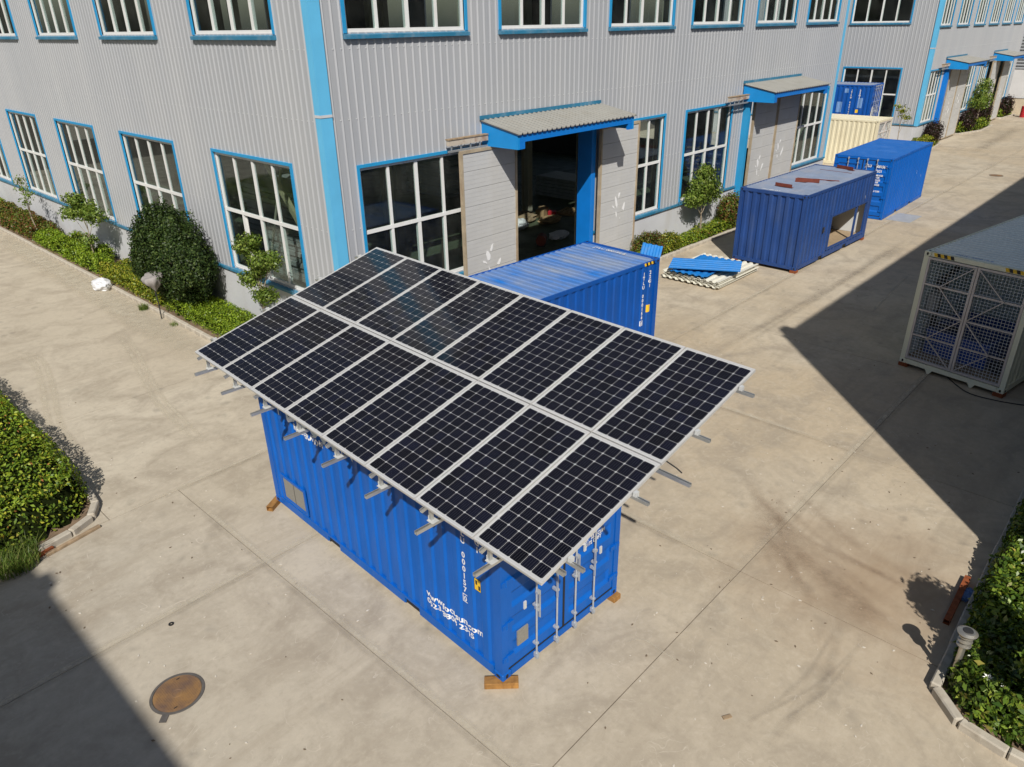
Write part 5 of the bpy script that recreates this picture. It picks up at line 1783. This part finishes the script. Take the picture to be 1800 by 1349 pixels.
# ------------------------------------------------------------------ things on the ground
def manhole(loc, label, r=0.345, detail=True):
    c = empty('manhole_cover', loc)
    tag(c, label, 'manhole')
    MB().lathe([(r - 0.035, 0.0), (r - 0.033, 0.009), (r, 0.008), (r + 0.004, 0.0)], 48, cap=False).build('ring', M['dark_iron'], c)
    d = MB().lathe([(0.001, 0.0), (r - 0.04, 0.0), (r - 0.041, 0.008), (0.001, 0.008)], 48).build('disc', M['iron'], c)
    if detail:
        s = MB()
        p = 0.026
        k = int(r / p) + 1
        for i in range(-k, k + 1):
            for j in range(-k, k + 1):
                x, y = i * p, j * p
                q = math.hypot(x, y)
                if q < r - 0.065 and q > 0.085:
                    s.box(x - 0.008, x + 0.008, y - 0.008, y + 0.008, 0.0081, 0.012)
        o = s.build('tread_pattern', M['iron'], d)
        o['kind'] = 'stuff'
        MB().lathe([(0.055, 0.0081), (0.058, 0.0125), (0.072, 0.0125), (0.075, 0.0081)], 24, cap=False).box(-0.025, 0.025, -0.025, 0.025, 0.0081, 0.012).build('boss', M['iron'], d)
        for a in (1.1, 4.2):
            MB().box(-0.022, 0.022, -0.008, 0.008, 0.0122, 0.0132).build('lifting_slot_shade', M['casting'], d, (0.25 * math.cos(a), 0.25 * math.sin(a), 0))  # black bar painted as the shade of a slot
        MB().box(-0.06, 0.06, -0.045, 0.045, 0.0, 0.012).build('hinge_lug', M['dark_iron'], c, (-0.30, -0.27, 0), R(45))
    return c
M['dark_iron'] = paint('dark_iron_ring', (0.12, 0.11, 0.10), 0.7, 0.2, var=0.2, vscale=8)
manhole((-7.875, -6.93, 0.002), 'rusty round manhole cover with tread pattern near the lower left shadow')
manhole((38.98, -6.29, 0.002), 'small dark manhole cover far along the yard', detail=False)
ws = MB().lathe([(0.015, 0.0), (0.015, 0.01), (0.038, 0.01), (0.04, 0.0)], 24, cap=False).build('washer', M['black'], None, (-7.36, -5.61, 0.002))
tag(ws, 'small black washer lying on the concrete above the manhole cover', 'washer')

def square_tube(name, a, b, s, mat, label):
    a, b = Vector(a), Vector(b)
    L = (b - a).length
    m = MB()
    t = 0.006
    m.box(0, L, -s / 2, s / 2, 0, t).box(0, L, -s / 2, s / 2, s - t, s).box(0, L, -s / 2, -s / 2 + t, t, s - t).box(0, L, s / 2 - t, s / 2, t, s - t)
    o = m.build(name, mat, None, a, math.atan2(b.y - a.y, b.x - a.x))
    return tag(o, label, 'steel tube')
square_tube('steel_tube', (0.30, -14.13, 0.002), (1.55, -14.10, 0.002), 0.085, M['rust'], 'rusty orange square tube lying by the kerb of the right hedge')
square_tube('steel_tube', (-8.55, -2.50, 0.002), (-7.93, -2.34, 0.002), 0.06, M['rust'], 'short rusty square tube along the kerb of the left hedge')
tl = MB().box(0, 0.95, -0.035, 0.035, 0, 0.05).build('timber_batten', M['wood_old'], None, (-8.08, -2.47, 0.002), R(11), bevel=0.006)
tag(tl, 'weathered timber batten along the kerb of the left hedge', 'timber')
def crumple(name, loc, dims, mat, label, cat, seed=1, n=10, amp=0.35, lo=0.0):
    rr = random.Random(seed)
    bm = bmesh.new()
    bmesh.ops.create_icosphere(bm, subdivisions=3, radius=1.0)
    ph = [(rr.uniform(1.5, 4), Vector((rr.gauss(0, 1), rr.gauss(0, 1), rr.gauss(0, 1))).normalized(), rr.uniform(0, 6)) for _ in range(n)]
    for v in bm.verts:
        k = 1 + amp * sum(abs(math.sin(a * 2 * v.co.dot(d) + p)) - 0.6 for a, d, p in ph) / n * 3
        c = v.co * k
        v.co = Vector((c.x * dims[0] / 2, c.y * dims[1] / 2, max(lo, (c.z + 0.75) * dims[2] / 1.75)))
    me = bpy.data.meshes.new(name)
    bm.to_mesh(me)
    bm.free()
    me.materials.append(mat)
    o = put(name, me, None, loc)
    return tag(o, label, cat)
crumple('blue_rag', (1.15, -14.19, 0.002), (0.34, 0.16, 0.08), M['rag'], 'crumpled blue rag between rusty tube and kerb', 'rag', 3)
crumple('plastic_bag', (-1.86, 11.75, 0.002), (0.55, 0.9, 0.36), M['plastic'], 'crumpled white plastic bag beside the long kerb', 'bag', 5)
bk = MB().box(-0.06, 0.06, -0.022, 0.022, 0, 0.018).build('wood_chip', M['wood_old'], None, (-3.3, -12.55, 0.002), R(-30))
tag(bk, 'small brown wood chip on the open concrete at the bottom', 'wood chip')
pl_ = MB().box(-0.8, 0.8, -0.5, 0.5, 0, 0.012).build('steel_plate', M['plate'], None, (25.65, -5.63, 0.004), R(-1), bevel=0.003)
tag(pl_, 'flat grey steel plate on the ground beside the clean blue container', 'plate')
dr_ = empty('oil_drum', (69.9, -1.55, 0))
tag(dr_, 'red oil drum at the far right end of the yard', 'drum')
MB().lathe([(0.29, 0.0), (0.29, 0.28), (0.30, 0.30), (0.29, 0.32), (0.29, 0.58), (0.30, 0.60), (0.29, 0.62), (0.29, 0.88)], 24).build('body', M['red'], dr_, smooth=False)
MB().lathe([(0.285, 0.881), (0.285, 0.90), (0.30, 0.90), (0.30, 0.881)], 24, cap=False).build('rim', M['red'], dr_)
cbl = MB().tube([tuple(p) + () if len(p) == 3 else p for p in [(v.x, v.y, 0.014) for v in catmull([(9.3, -11.75), (8.95, -12.05), (8.68, -12.4), (8.68, -12.9), (8.85, -13.5), (9.3, -14.4)], 6)]], 0.012, 6).build('power_cable', M['black'])
tag(cbl, 'thin black cable on the shaded ground in front of the lattice doors', 'cable')
rk = empty('metal_rack', (9.95, -13.95, 0), R(-8))
tag(rk, 'thin grey metal rack beside the long lattice door container', 'rack')
for x in (0, 1.1):
    for y in (0, 0.45):
        MB().box(x - 0.02, x + 0.02, y - 0.02, y + 0.02, 0, 1.35).build('leg', M['galv_rod'], rk)
for z in (0.25, 0.8, 1.3):
    MB().box(-0.02, 1.12, -0.02, 0.47, z, z + 0.02).build('shelf', M['galv_rod'], rk)

# scraps of primed steel on the faded container roof
def at3(x, y, z):
    return (14.87 + x * math.cos(_a3) - y * math.sin(_a3), -5.41 + x * math.sin(_a3) + y * math.cos(_a3), 0.10 + z)
zr = CH - 0.014
def angle_iron(p, q, a, b, lab):
    P0, P1 = Vector(at3(*p, zr)), Vector(at3(*q, zr))
    L = (P1 - P0).length
    m = MB().box(0, L, 0, a, 0, 0.008)
    if b:
        m.box(0, L, 0, 0.008, 0.008, b)
    o = m.build('steel_offcut', M['redox'], None, P0, math.atan2(P1.y - P0.y, P1.x - P0.x))
    tag(o, lab, 'steel offcut', 'offcuts on the faded container roof')
angle_iron((1.02, 1.65), (0.96, 1.0), 0.12, 0.12, 'short red brown steel offcut nearest the front edge of the faded container roof')
angle_iron((2.1, 1.42), (2.46, 0.68), 0.16, 0.14, 'broad red brown steel offcut in the middle of the faded container roof')
angle_iron((2.78, 1.66), (3.16, 0.25), 0.05, 0.03, 'long thin steel strip across the middle of the faded container roof')
angle_iron((5.78, 1.45), (5.55, 0.72), 0.14, 0.13, 'red brown steel offcut at the far end of the faded container roof')
angle_iron((5.05, 1.8), (5.0, 0.55), 0.03, 0.0, 'very thin steel strip near the far end of the faded container roof')

# ------------------------------------------------------------------ stack of roofing sheets
def sheet_mesh(L, W, pitch, depth, th, mat):
    br = cor_breaks(0, W, pitch)
    m = MB()
    for a, b in zip(br[:-1], br[1:]):
        da, db = -cor(a + 1e-7, pitch, depth), -cor(b - 1e-7, pitch, depth)
        m.add([(0, a, da), (L, a, da), (L, b, db), (0, b, db), (0, a, da - th), (L, a, da - th), (L, b, db - th), (0, b, db - th)],
              [(0, 1, 2, 3), (7, 6, 5, 4), (0, 3, 7, 4), (1, 5, 6, 2), (0, 4, 5, 1), (3, 2, 6, 7)])
    return m.mesh('roofing_sheet', mat)
shw = sheet_mesh(2.75, 2.15, 0.235, 0.05, 0.012, M['sheet_white'])
names = ['bottom', 'second', 'third', 'fourth', 'top']
for i in range(5):
    o = put('roofing_sheet', shw, None, (11.52 + random.uniform(-.03, .06), -4.28 + random.uniform(-.03, .03), 0.07 + 0.056 * i), R(random.uniform(-1.2, 1.2)))
    tag(o, 'cream corrugated roofing sheet, ' + names[i] + ' of the cream sheets in the stack on the ground', 'roofing sheet', 'stacked roofing sheets')
shb = sheet_mesh(2.35, 1.35, 0.235, 0.035, 0.008, M['sheet_blue'])
for loc, rz, ry, lab in (((11.50, -3.85, 0.40), R(4), 0.0, 'flat blue corrugated sheet under the skewed one on the sheet stack'),
                         ((11.35, -2.45, 0.47), R(-66), R(-1.5), 'skewed blue corrugated sheet lying on top of the sheet stack')):
    o = put('roofing_sheet', shb, None, loc, rz)
    o.rotation_euler = (0, ry, rz)
    tag(o, lab, 'roofing sheet', 'stacked roofing sheets')
shl = sheet_mesh(0.95, 0.7, 0.2, 0.03, 0.008, M['sheet_blue'])
o = put('roofing_sheet', shl, None, (11.15, -2.15, 0.38))
o.rotation_euler = (R(12), R(-42), R(20))
tag(o, 'small blue corrugated sheet propped up at the corner of the dusty roof container', 'roofing sheet', 'stacked roofing sheets')

# ------------------------------------------------------------------ lamps
lp = empty('bollard_lamp', (-0.84, -14.49, 0.03))
tag(lp, 'stainless bollard lamp with ring louvres in the right hedge', 'lamp')
MB().cyl((0, 0, 0), (0, 0, 0.68), 0.038, n=20).build('post', M['stainless'], lp)
for k in range(3):
    z = 0.68 + k * 0.07
    MB().lathe([(0.05, z), (0.086, z + 0.005), (0.088, z + 0.016), (0.05, z + 0.035)], 28).build('louvre_ring', M['stainless'], lp)
MB().cyl((0, 0, 0.681), (0, 0, 0.885), 0.045, n=20).build('diffuser', M['plate'], lp)
MB().lathe([(0.08, 0.88), (0.118, 0.885), (0.121, 0.897), (0.085, 0.918), (0.001, 0.921)], 32).build('cap', M['stainless'], lp)
MB().lathe([(0.001, 0.9215), (0.062, 0.9215), (0.058, 0.929), (0.001, 0.932)], 28).build('cap_disc', M['dark_steel'], lp)

cl_ = empty('covered_floodlight', (-1.78, 7.3, 0.0))
tag(cl_, 'garden floodlight on a stake wrapped in grey cloth beside the kerb', 'lamp')
MB().tube([(0, 0, 0), (0.02, 0.01, 0.55), (0.0, 0.0, 1.0)], 0.018).build('stake', M['dark_steel'], cl_)
bmv, bmf = [], []
nn_ = 40
lev = [(0.90, 0.02), (0.98, 0.10), (1.10, 0.24), (1.24, 0.36), (1.36, 0.40), (1.42, 0.34), (1.40, 0.15)]
for li_, (z, r) in enumerate(lev):
    for k in range(nn_):
        t = 2 * math.pi * k / nn_
        fold = 1 + 0.10 * math.sin(7 * t + li_ * 0.3) * (1 if li_ > 0 else 0)
        bmv.append((r * fold * math.cos(t) * 0.75 + 0.03, -r * fold * math.sin(t) * 0.95 * (1 if math.sin(t) < 0 else 0.8), z + 0.07 * math.cos(t) * (li_ > 2)))
for li_ in range(len(lev) - 1):
    for k in range(nn_):
        bmf.append((li_ * nn_ + k, li_ * nn_ + (k + 1) % nn_, (li_ + 1) * nn_ + (k + 1) % nn_, (li_ + 1) * nn_ + k))
bmf.append(tuple((len(lev) - 1) * nn_ + k for k in range(nn_)))
mb = MB()
mb.v, mb.f = bmv, bmf
mb.build('cloth_wrap', M['cloth'], cl_, smooth=True)

# ------------------------------------------------------------------ clutter seen through the open hall door
def stack_of(name, loc, n, dims, mat, label, cat):
    r0 = empty(name, loc)
    tag(r0, label, cat)
    me = MB().box(0, dims[0], 0, dims[1], 0, dims[2] * 0.86).mesh('panel', mat, bevel=0.004)
    for i in range(n):
        put('panel', me, r0, (random.uniform(-.04, .04), random.uniform(-.04, .04), i * dims[2]), R(random.uniform(-1, 1)))
    return r0
stack_of('panel_stack', (15.6, 13.2, 0.03), 22, (1.6, 3.2, 0.17), M['plate'], 'tall stack of grey wall panels inside the open hall door', 'panel stack')
stack_of('panel_stack', (19.2, 7.4, 0.03), 6, (1.6, 3.0, 0.16), M['plate'], 'wide stack of panels deep inside the hall right of the door', 'panel stack')
stack_of('panel_stack', (2.2, 5.0, 0.03), 20, (2.2, 3.6, 0.17), M['plate'], 'stack of grey panels behind the window left of the open door', 'panel stack')
for i, (x, y, s, mt, lab) in enumerate(((15.6, 6.9, 0.5, 'card', 'small brown cardboard box just inside the open hall door'), (16.2, 7.3, 0.42, 'card', 'cardboard carton by the steel column inside the hall door'), (16.0, 6.6, 0.35, 'red', 'red tool case on the hall floor inside the open door'))):
    o = MB().box(-s / 2, s / 2, -s * 0.4, s * 0.4, 0, s * 0.7).build('carton', M[mt], None, (x, y, 0.031), R(20 + 50 * i), bevel=0.008)
    tag(o, lab, 'box')
crumple('rag_heap', (14.2, 6.9, 0.031), (1.6, 1.0, 0.45), M['wood_old'], 'untidy heap of brown wrappings inside the open hall door', 'heap', 8)
crumple('white_sack', (13.2, 3.9, 0.031), (1.0, 0.6, 0.3), M['plastic'], 'crumpled pale sack on the floor well inside the open hall door', 'sack', 9)
crumple('rag_heap', (15.0, 5.9, 0.031), (1.2, 0.7, 0.3), M['card'], 'torn brown cardboard heap in the sun patch on the hall floor', 'heap', 12)
crumple('white_sack', (13.3, 6.2, 0.031), (0.9, 0.7, 0.4), M['plastic'], 'white sack at the left in the sun patch on the hall floor', 'sack', 14)
pt_ = empty('pallet', (16.6, 5.6, 0.031), R(12))
tag(pt_, 'wooden pallet on the hall floor seen through the open door', 'pallet')
for k in range(5):
    MB().box(0, 1.1, 0.24 * k, 0.24 * k + 0.12, 0.1, 0.125).build('board', M['card'], pt_)
for k in range(3):
    MB().box(0.48 * k, 0.48 * k + 0.12, 0, 1.08, 0, 0.099).build('runner', M['card'], pt_)
mt_ = empty('electric_motor', (11.9, 3.7, 0.031), R(35))
tag(mt_, 'brown electric motor on the floor of the open hall door', 'motor')
MB().cyl((-0.25, 0, 0.25), (0.25, 0, 0.25), 0.2, n=18).build('housing', M['redox'], mt_)
MB().cyl((0.25, 0, 0.25), (0.42, 0, 0.25), 0.12, n=14).build('shaft_cover', M['dark_steel'], mt_)
MB().box(-0.2, 0.2, -0.16, 0.16, 0.0, 0.06).build('foot', M['dark_steel'], mt_)

# ------------------------------------------------------------------ hedges, shrubs and trees
# long bed under the left-hand front
hedge('low_hedge', [(-1.42, 2.4), (-0.15, 2.4), (-0.15, 8.0), (-1.42, 8.0)], 0.42, 0.055, 15000, M['leaf_bright'], 'low bright green clipped hedge between the panels and the dark round tree', edge=0.18, amp=0.07)
hedge('low_hedge', [(-1.45, 8.2), (-0.3, 8.2), (-0.3, 13.3), (-1.45, 13.3)], 0.48, 0.07, 12000, M['leaf_yellow'], 'yellow green hedge behind the covered floodlight under the dark round tree', edge=0.22, amp=0.16)
hedge('low_hedge', [(-1.45, 13.5), (-0.6, 13.5), (-0.5, 20.3), (-1.45, 20.3)], 0.45, 0.075, 11000, M['leaf_bright'], 'bright green uneven hedge in front of the two thin saplings', edge=0.25, amp=0.25, gaps=0.2)
hedge('low_hedge', [(-1.45, 20.5), (-0.15, 20.5), (-0.15, 27.4), (-1.45, 27.4)], 0.55, 0.08, 10000, M['leaf_red'], 'reddish green hedge at the far left under the hall windows', edge=0.25, amp=0.15)
hedge('low_hedge', [(-1.45, 27.6), (-0.15, 27.6), (-0.15, 35.5), (-1.45, 35.5)], 0.6, 0.09, 8000, M['leaf_hedge'], 'green hedge continuing past the left picture edge under the hall windows', edge=0.25, amp=0.15)
shrub('round_shrub', (-0.55, 14.9, 0.05), [(0, 0, 0.35, 0.36, 0.5, 0.4)], 1500, 0.07, M['leaf_bright'], 'small rounded green shrub at the plinth left of the dark tree')
shrub('round_shrub', (-0.5, 17.6, 0.05), [(0, 0, 0.35, 0.36, 0.6, 0.42)], 1500, 0.07, M['leaf_hedge'], 'rounded green shrub at the plinth between the two thin saplings')
tree('dark_evergreen', (-0.92, 7.75, 0.05), 1.9, 0.09, 4,
     [(0, 0.1, 1.65, 0.88, 1.9, 1.5), (0.03, 0.1, 2.15, 0.72, 1.3, 1.05), (-0.02, -0.9, 1.5, 0.78, 1.15, 0.95), (-0.05, 1.0, 1.4, 0.75, 1.2, 0.95)], 52000, 0.085, M['leaf_dark'], M['bark_dark'],
     'dense dark green round evergreen tree against the left-hand hall front', sparse=0.2, lumpy=0.17)
tree('sapling', (-0.95, 14.7, 0.05), 2.0, 0.03, 5, [(0.1, 0.1, 2.1, 0.45, 0.75, 0.4), (-0.15, 0.8, 1.9, 0.4, 0.5, 0.3), (0.1, -0.75, 2.0, 0.4, 0.6, 0.35), (-0.1, 0.2, 2.45, 0.4, 0.5, 0.25), (0.0, 0.15, 0.95, 0.3, 0.42, 0.25)], 4200, 0.11, M['leaf_tree'], M['bark'], 'thin sapling with leafy light green crown left of the dark round tree', sparse=0.6)
tree('sapling', (-0.95, 21.3, 0.05), 2.3, 0.035, 4, [(0, 0.2, 2.0, 0.35, 0.7, 0.3), (-0.1, -0.8, 1.9, 0.3, 0.5, 0.3), (0.1, 0.7, 2.3, 0.3, 0.5, 0.25), (-0.1, -0.1, 1.5, 0.3, 0.4, 0.25)], 420, 0.10, M['leaf_tree'], M['bark'], 'nearly bare sapling at the far left of the hall bed', sparse=0.7, lean=(0, 0.3))
tree('sapling', (-0.75, 2.75, 0.05), 2.6, 0.035, 6, [(0, 0.35, 2.75, 0.35, 0.38, 0.28), (-0.05, -0.35, 2.5, 0.32, 0.38, 0.26), (-0.1, -0.95, 2.65, 0.3, 0.36, 0.26), (0, 0.45, 1.85, 0.32, 0.4, 0.24), (-0.05, -0.3, 1.55, 0.32, 0.42, 0.24), (0.05, 0.1, 2.95, 0.25, 0.3, 0.2), (0, -0.1, 2.2, 0.25, 0.3, 0.2)], 7500, 0.08, M['leaf_tree'], M['bark'], 'sapling with tiered green crown just above the left edge of the solar panels', sparse=0.5)
# bed at the right-hand front
hedge('low_hedge', [(11.9, -0.85), (19.6, -0.92), (19.6, -0.15), (11.9, -0.15)], 0.42, 0.07, 9000, M['leaf_hedge'], 'green hedge along the hall front beside the sheet stack', edge=0.2, amp=0.2)
shrub('round_shrub', (12.9, -0.55, 0.05), [(0, 0, 0.5, 0.85, 0.5, 0.55), (0.35, 0.0, 0.45, 0.6, 0.45, 0.5)], 6500, 0.065, M['leaf_red'], 'rounded shrub with reddish tips between dusty roof container and hall')
shrub('round_shrub', (14.3, -0.6, 0.05), [(0, 0, 0.35, 0.55, 0.42, 0.42)], 2600, 0.07, M['leaf_yellow'], 'yellow green shrub behind the sheet stack')
shrub('round_shrub', (19.1, -0.6, 0.05), [(0, 0, 0.75, 0.75, 0.5, 0.75)], 4500, 0.075, M['leaf_red'], 'upright reddish shrub at the corner of the faded hatch container')
tree('sapling', (16.7, -0.55, 0.05), 2.0, 0.04, 4, [(0, 0, 2.1, 0.85, 0.5, 0.6), (-0.6, 0, 1.7, 0.6, 0.4, 0.35), (0.6, 0, 1.75, 0.65, 0.4, 0.4), (0.1, 0, 2.6, 0.45, 0.35, 0.35)], 6500, 0.11, M['leaf_tree'], M['bark'], 'young tree with light green crown in front of the hall window', sparse=0.5)
# big bed at the lower left
hedge('broad_hedge', [(-13.5, -2.45), (-8.9, -2.2), (-7.65, -2.0), (-7.2, -1.8), (-6.95, -1.4), (-6.85, -0.9), (-6.83, 5), (-6.88, 14), (-7.0, 23), (-13.5, 23)], 0.80, 0.075, 105000, M['leaf_hedge'], 'broad green hedge filling the kerbed bed at the lower left', edge=0.30, amp=0.13)
# bed at the lower right
hedge('broad_hedge', [(-1.46, -17.8), (-1.46, -15.3), (-1.38, -14.8), (-1.05, -14.46), (1.0, -14.33), (7.2, -14.28), (7.2, -15.7), (0.1, -15.8), (0.1, -17.8)], 0.52, 0.10, 44000, M['leaf_broad'], 'broad green hedge with larger leaves filling the kerbed bed at the lower right', edge=0.25, amp=0.16)
tree('small_tree', (-1.0, -15.6, 0.05), 2.3, 0.035, 4, [(0, 0, 2.15, 0.42, 0.42, 0.5), (0.1, -0.1, 1.6, 0.42, 0.42, 0.4), (-0.12, 0.1, 1.15, 0.4, 0.4, 0.4), (0.1, 0.1, 1.8, 0.4, 0.35, 0.4)], 5200, 0.10, M['leaf_tree'], M['bark'], 'small slender tree at the right picture edge shading the lower right hedge', sparse=0.3)
# far beds
hedge('low_hedge', [(44.4, -0.5), (47.0, -0.7), (49.2, -0.5), (49.2, 0.1), (44.4, 0.1)], 0.7, 0.11, 3600, M['leaf_yellow'], 'small yellow green hedge at the corner of the distant wing', edge=0.2)
hedge('low_hedge', [(55.3, -0.2), (58.0, -0.9), (61.7, -0.85), (61.7, 0.1), (55.3, 0.1)], 0.75, 0.12, 3600, M['leaf_hedge'], 'small green hedge between the two doors of the distant wing', edge=0.2)
hedge('low_hedge', [(67.5, -0.3), (70.8, -0.5), (70.8, 0.1), (67.5, 0.1)], 0.6, 0.12, 1500, M['leaf_hedge'], 'small green hedge at the far end of the distant wing', edge=0.2)
shrub('purple_shrub', (48.0, -0.3, 0.05), [(0, 0, 0.9, 0.95, 0.6, 0.75)], 2600, 0.10, M['leaf_purple'], 'dark purple round shrub at the first door of the distant wing')
shrub('purple_shrub', (56.6, -0.3, 0.05), [(0, 0, 0.95, 1.1, 0.6, 0.8)], 2200, 0.11, M['leaf_purple'], 'dark purple round shrub left of the small far tree')
shrub('purple_shrub', (60.6, -0.35, 0.05), [(0, 0, 1.05, 1.2, 0.6, 0.9)], 2200, 0.11, M['leaf_purple'], 'dark purple round shrub right of the small far tree')
shrub('purple_shrub', (69.0, -0.2, 0.05), [(0, 0, 0.9, 1.2, 0.6, 0.85)], 1600, 0.13, M['leaf_purple'], 'dark purple round shrub beside the red drum')
tree('small_tree', (59.0, -0.35, 0.05), 2.6, 0.06, 4, [(0, 0, 2.5, 1.1, 0.8, 0.9), (-0.9, 0, 2.0, 0.9, 0.7, 0.6), (0.7, 0, 2.0, 0.8, 0.7, 0.6), (0.3, 0, 3.2, 0.7, 0.6, 0.5)], 3000, 0.15, M['leaf_tree'], M['bark'], 'small green tree between the two canopies of the distant wing', sparse=0.4)
tree('small_tree', (72.2, -3.4, 0.0), 2.6, 0.07, 3, [(0, 0, 2.6, 1.0, 1.0, 0.8), (0.6, -0.4, 2.1, 0.8, 0.8, 0.6), (-0.5, 0.4, 2.0, 0.8, 0.8, 0.5)], 1600, 0.2, M['leaf_tree'], M['bark'], 'pale green tree at the right picture edge before the boundary wall', sparse=0.5)
tree('sapling', (43.6, 0.6, 0.0), 2.6, 0.035, 3, [(0, 0, 2.6, 0.5, 0.5, 0.35), (-0.4, 0.2, 2.9, 0.4, 0.4, 0.25), (0.4, -0.2, 2.2, 0.4, 0.4, 0.3)], 260, 0.14, M['leaf_yellow'], M['bark'], 'sparse sapling in front of the side window of the distant wing', sparse=0.6)

def grass_tuft(loc, n, h, spread, label, mat=None):
    vs, fs = [], []
    rr = random.Random(int(loc[0] * 37 + loc[1] * 11))
    for i in range(n):
        a, r = rr.uniform(0, 6.28), spread * math.sqrt(rr.random())
        x, y = r * math.cos(a), r * math.sin(a)
        hh = h * rr.uniform(0.5, 1.1)
        ln = rr.uniform(0.1, 0.7) * hh
        d = rr.uniform(0, 6.28)
        w2 = 0.006
        px, py = -math.sin(d) * w2, math.cos(d) * w2
        k = len(vs)
        for t, q in ((0, 1), (0.55, 0.8), (1, 0.05)):
            cx, cy, cz = x + math.cos(d) * ln * t * t, y + math.sin(d) * ln * t * t, hh * (t - 0.25 * t * t)
            vs += [(cx - px * q, cy - py * q, cz), (cx + px * q, cy + py * q, cz)]
        fs += [(k, k + 1, k + 3, k + 2), (k + 2, k + 3, k + 5, k + 4)]
    m = MB()
    m.v, m.f = vs, fs
    o = m.build('grass_tuft', M['grass'], None, loc)
    return tag(o, label, 'grass')
grass_tuft((-8.55, -2.32, 0.02), 900, 0.42, 0.42, 'tall grass tuft spilling over the kerb of the lower left bed')
grass_tuft((-1.80, 8.55, 0.0), 160, 0.30, 0.14, 'grass tuft growing at the kerb foot left of the covered floodlight')
grass_tuft((-1.76, 6.5, 0.0), 90, 0.14, 0.15, 'small weeds at the kerb foot right of the covered floodlight')
grass_tuft((42.0, -0.6, 0.0), 200, 0.7, 0.5, 'tall grass beside the cream container')
fl = empty('white_flower', (-1.12, -14.86, 0.60))
tag(fl, 'single white flower in the lower right hedge', 'flower')
for k in range(6):
    a = k * math.pi / 3
    MB().add([(0, 0, 0), (0.04 * math.cos(a - .4), 0.04 * math.sin(a - .4), 0.03), (0.075 * math.cos(a), 0.075 * math.sin(a), 0.035), (0.04 * math.cos(a + .4), 0.04 * math.sin(a + .4), 0.03)], [(0, 1, 2, 3)]).build('petal', M['petal'], fl)
MB().cyl((0, 0, -0.3), (0, 0, 0.0), 0.005, n=6).build('stem', M['core'], fl)

# fine litter: chips, specks of plaster and dry leaves strewn over the yard
lt = MB()
rl = random.Random(21)
for i in range(420):
    if i % 3 == 0:
        x, y = rl.uniform(-8.5, -5.2), rl.uniform(-9.0, 8.0)
    elif i % 3 == 1:
        x, y = rl.uniform(-4.8, 6.0), rl.uniform(-14.0, -10.6)
    else:
        x, y = rl.uniform(-1.5, 30), rl.uniform(-11.5, -5.6)
    if -5.1 < x < -2.0 and -10.4 < y < -3.8:
        continue
    a, q = rl.uniform(0, 3.14), rl.uniform(0.008, 0.028)
    r = [(x + q * k * math.cos(a + t), y + q * k * math.sin(a + t)) for k, t in ((1, 0), (0.6, 1.4), (1.1, 3.0), (0.5, 4.6))]
    z = 0.003
    lt.add([(px, py, z) for px, py in r] + [(px, py, z + 0.006) for px, py in r], [(4, 5, 6, 7), (0, 1, 5, 4), (1, 2, 6, 5), (2, 3, 7, 6), (3, 0, 4, 7)])
lo = lt.build('litter', M['litter'])
tag(lo, 'fine pale chips and specks strewn over the concrete', 'litter', kind='stuff')
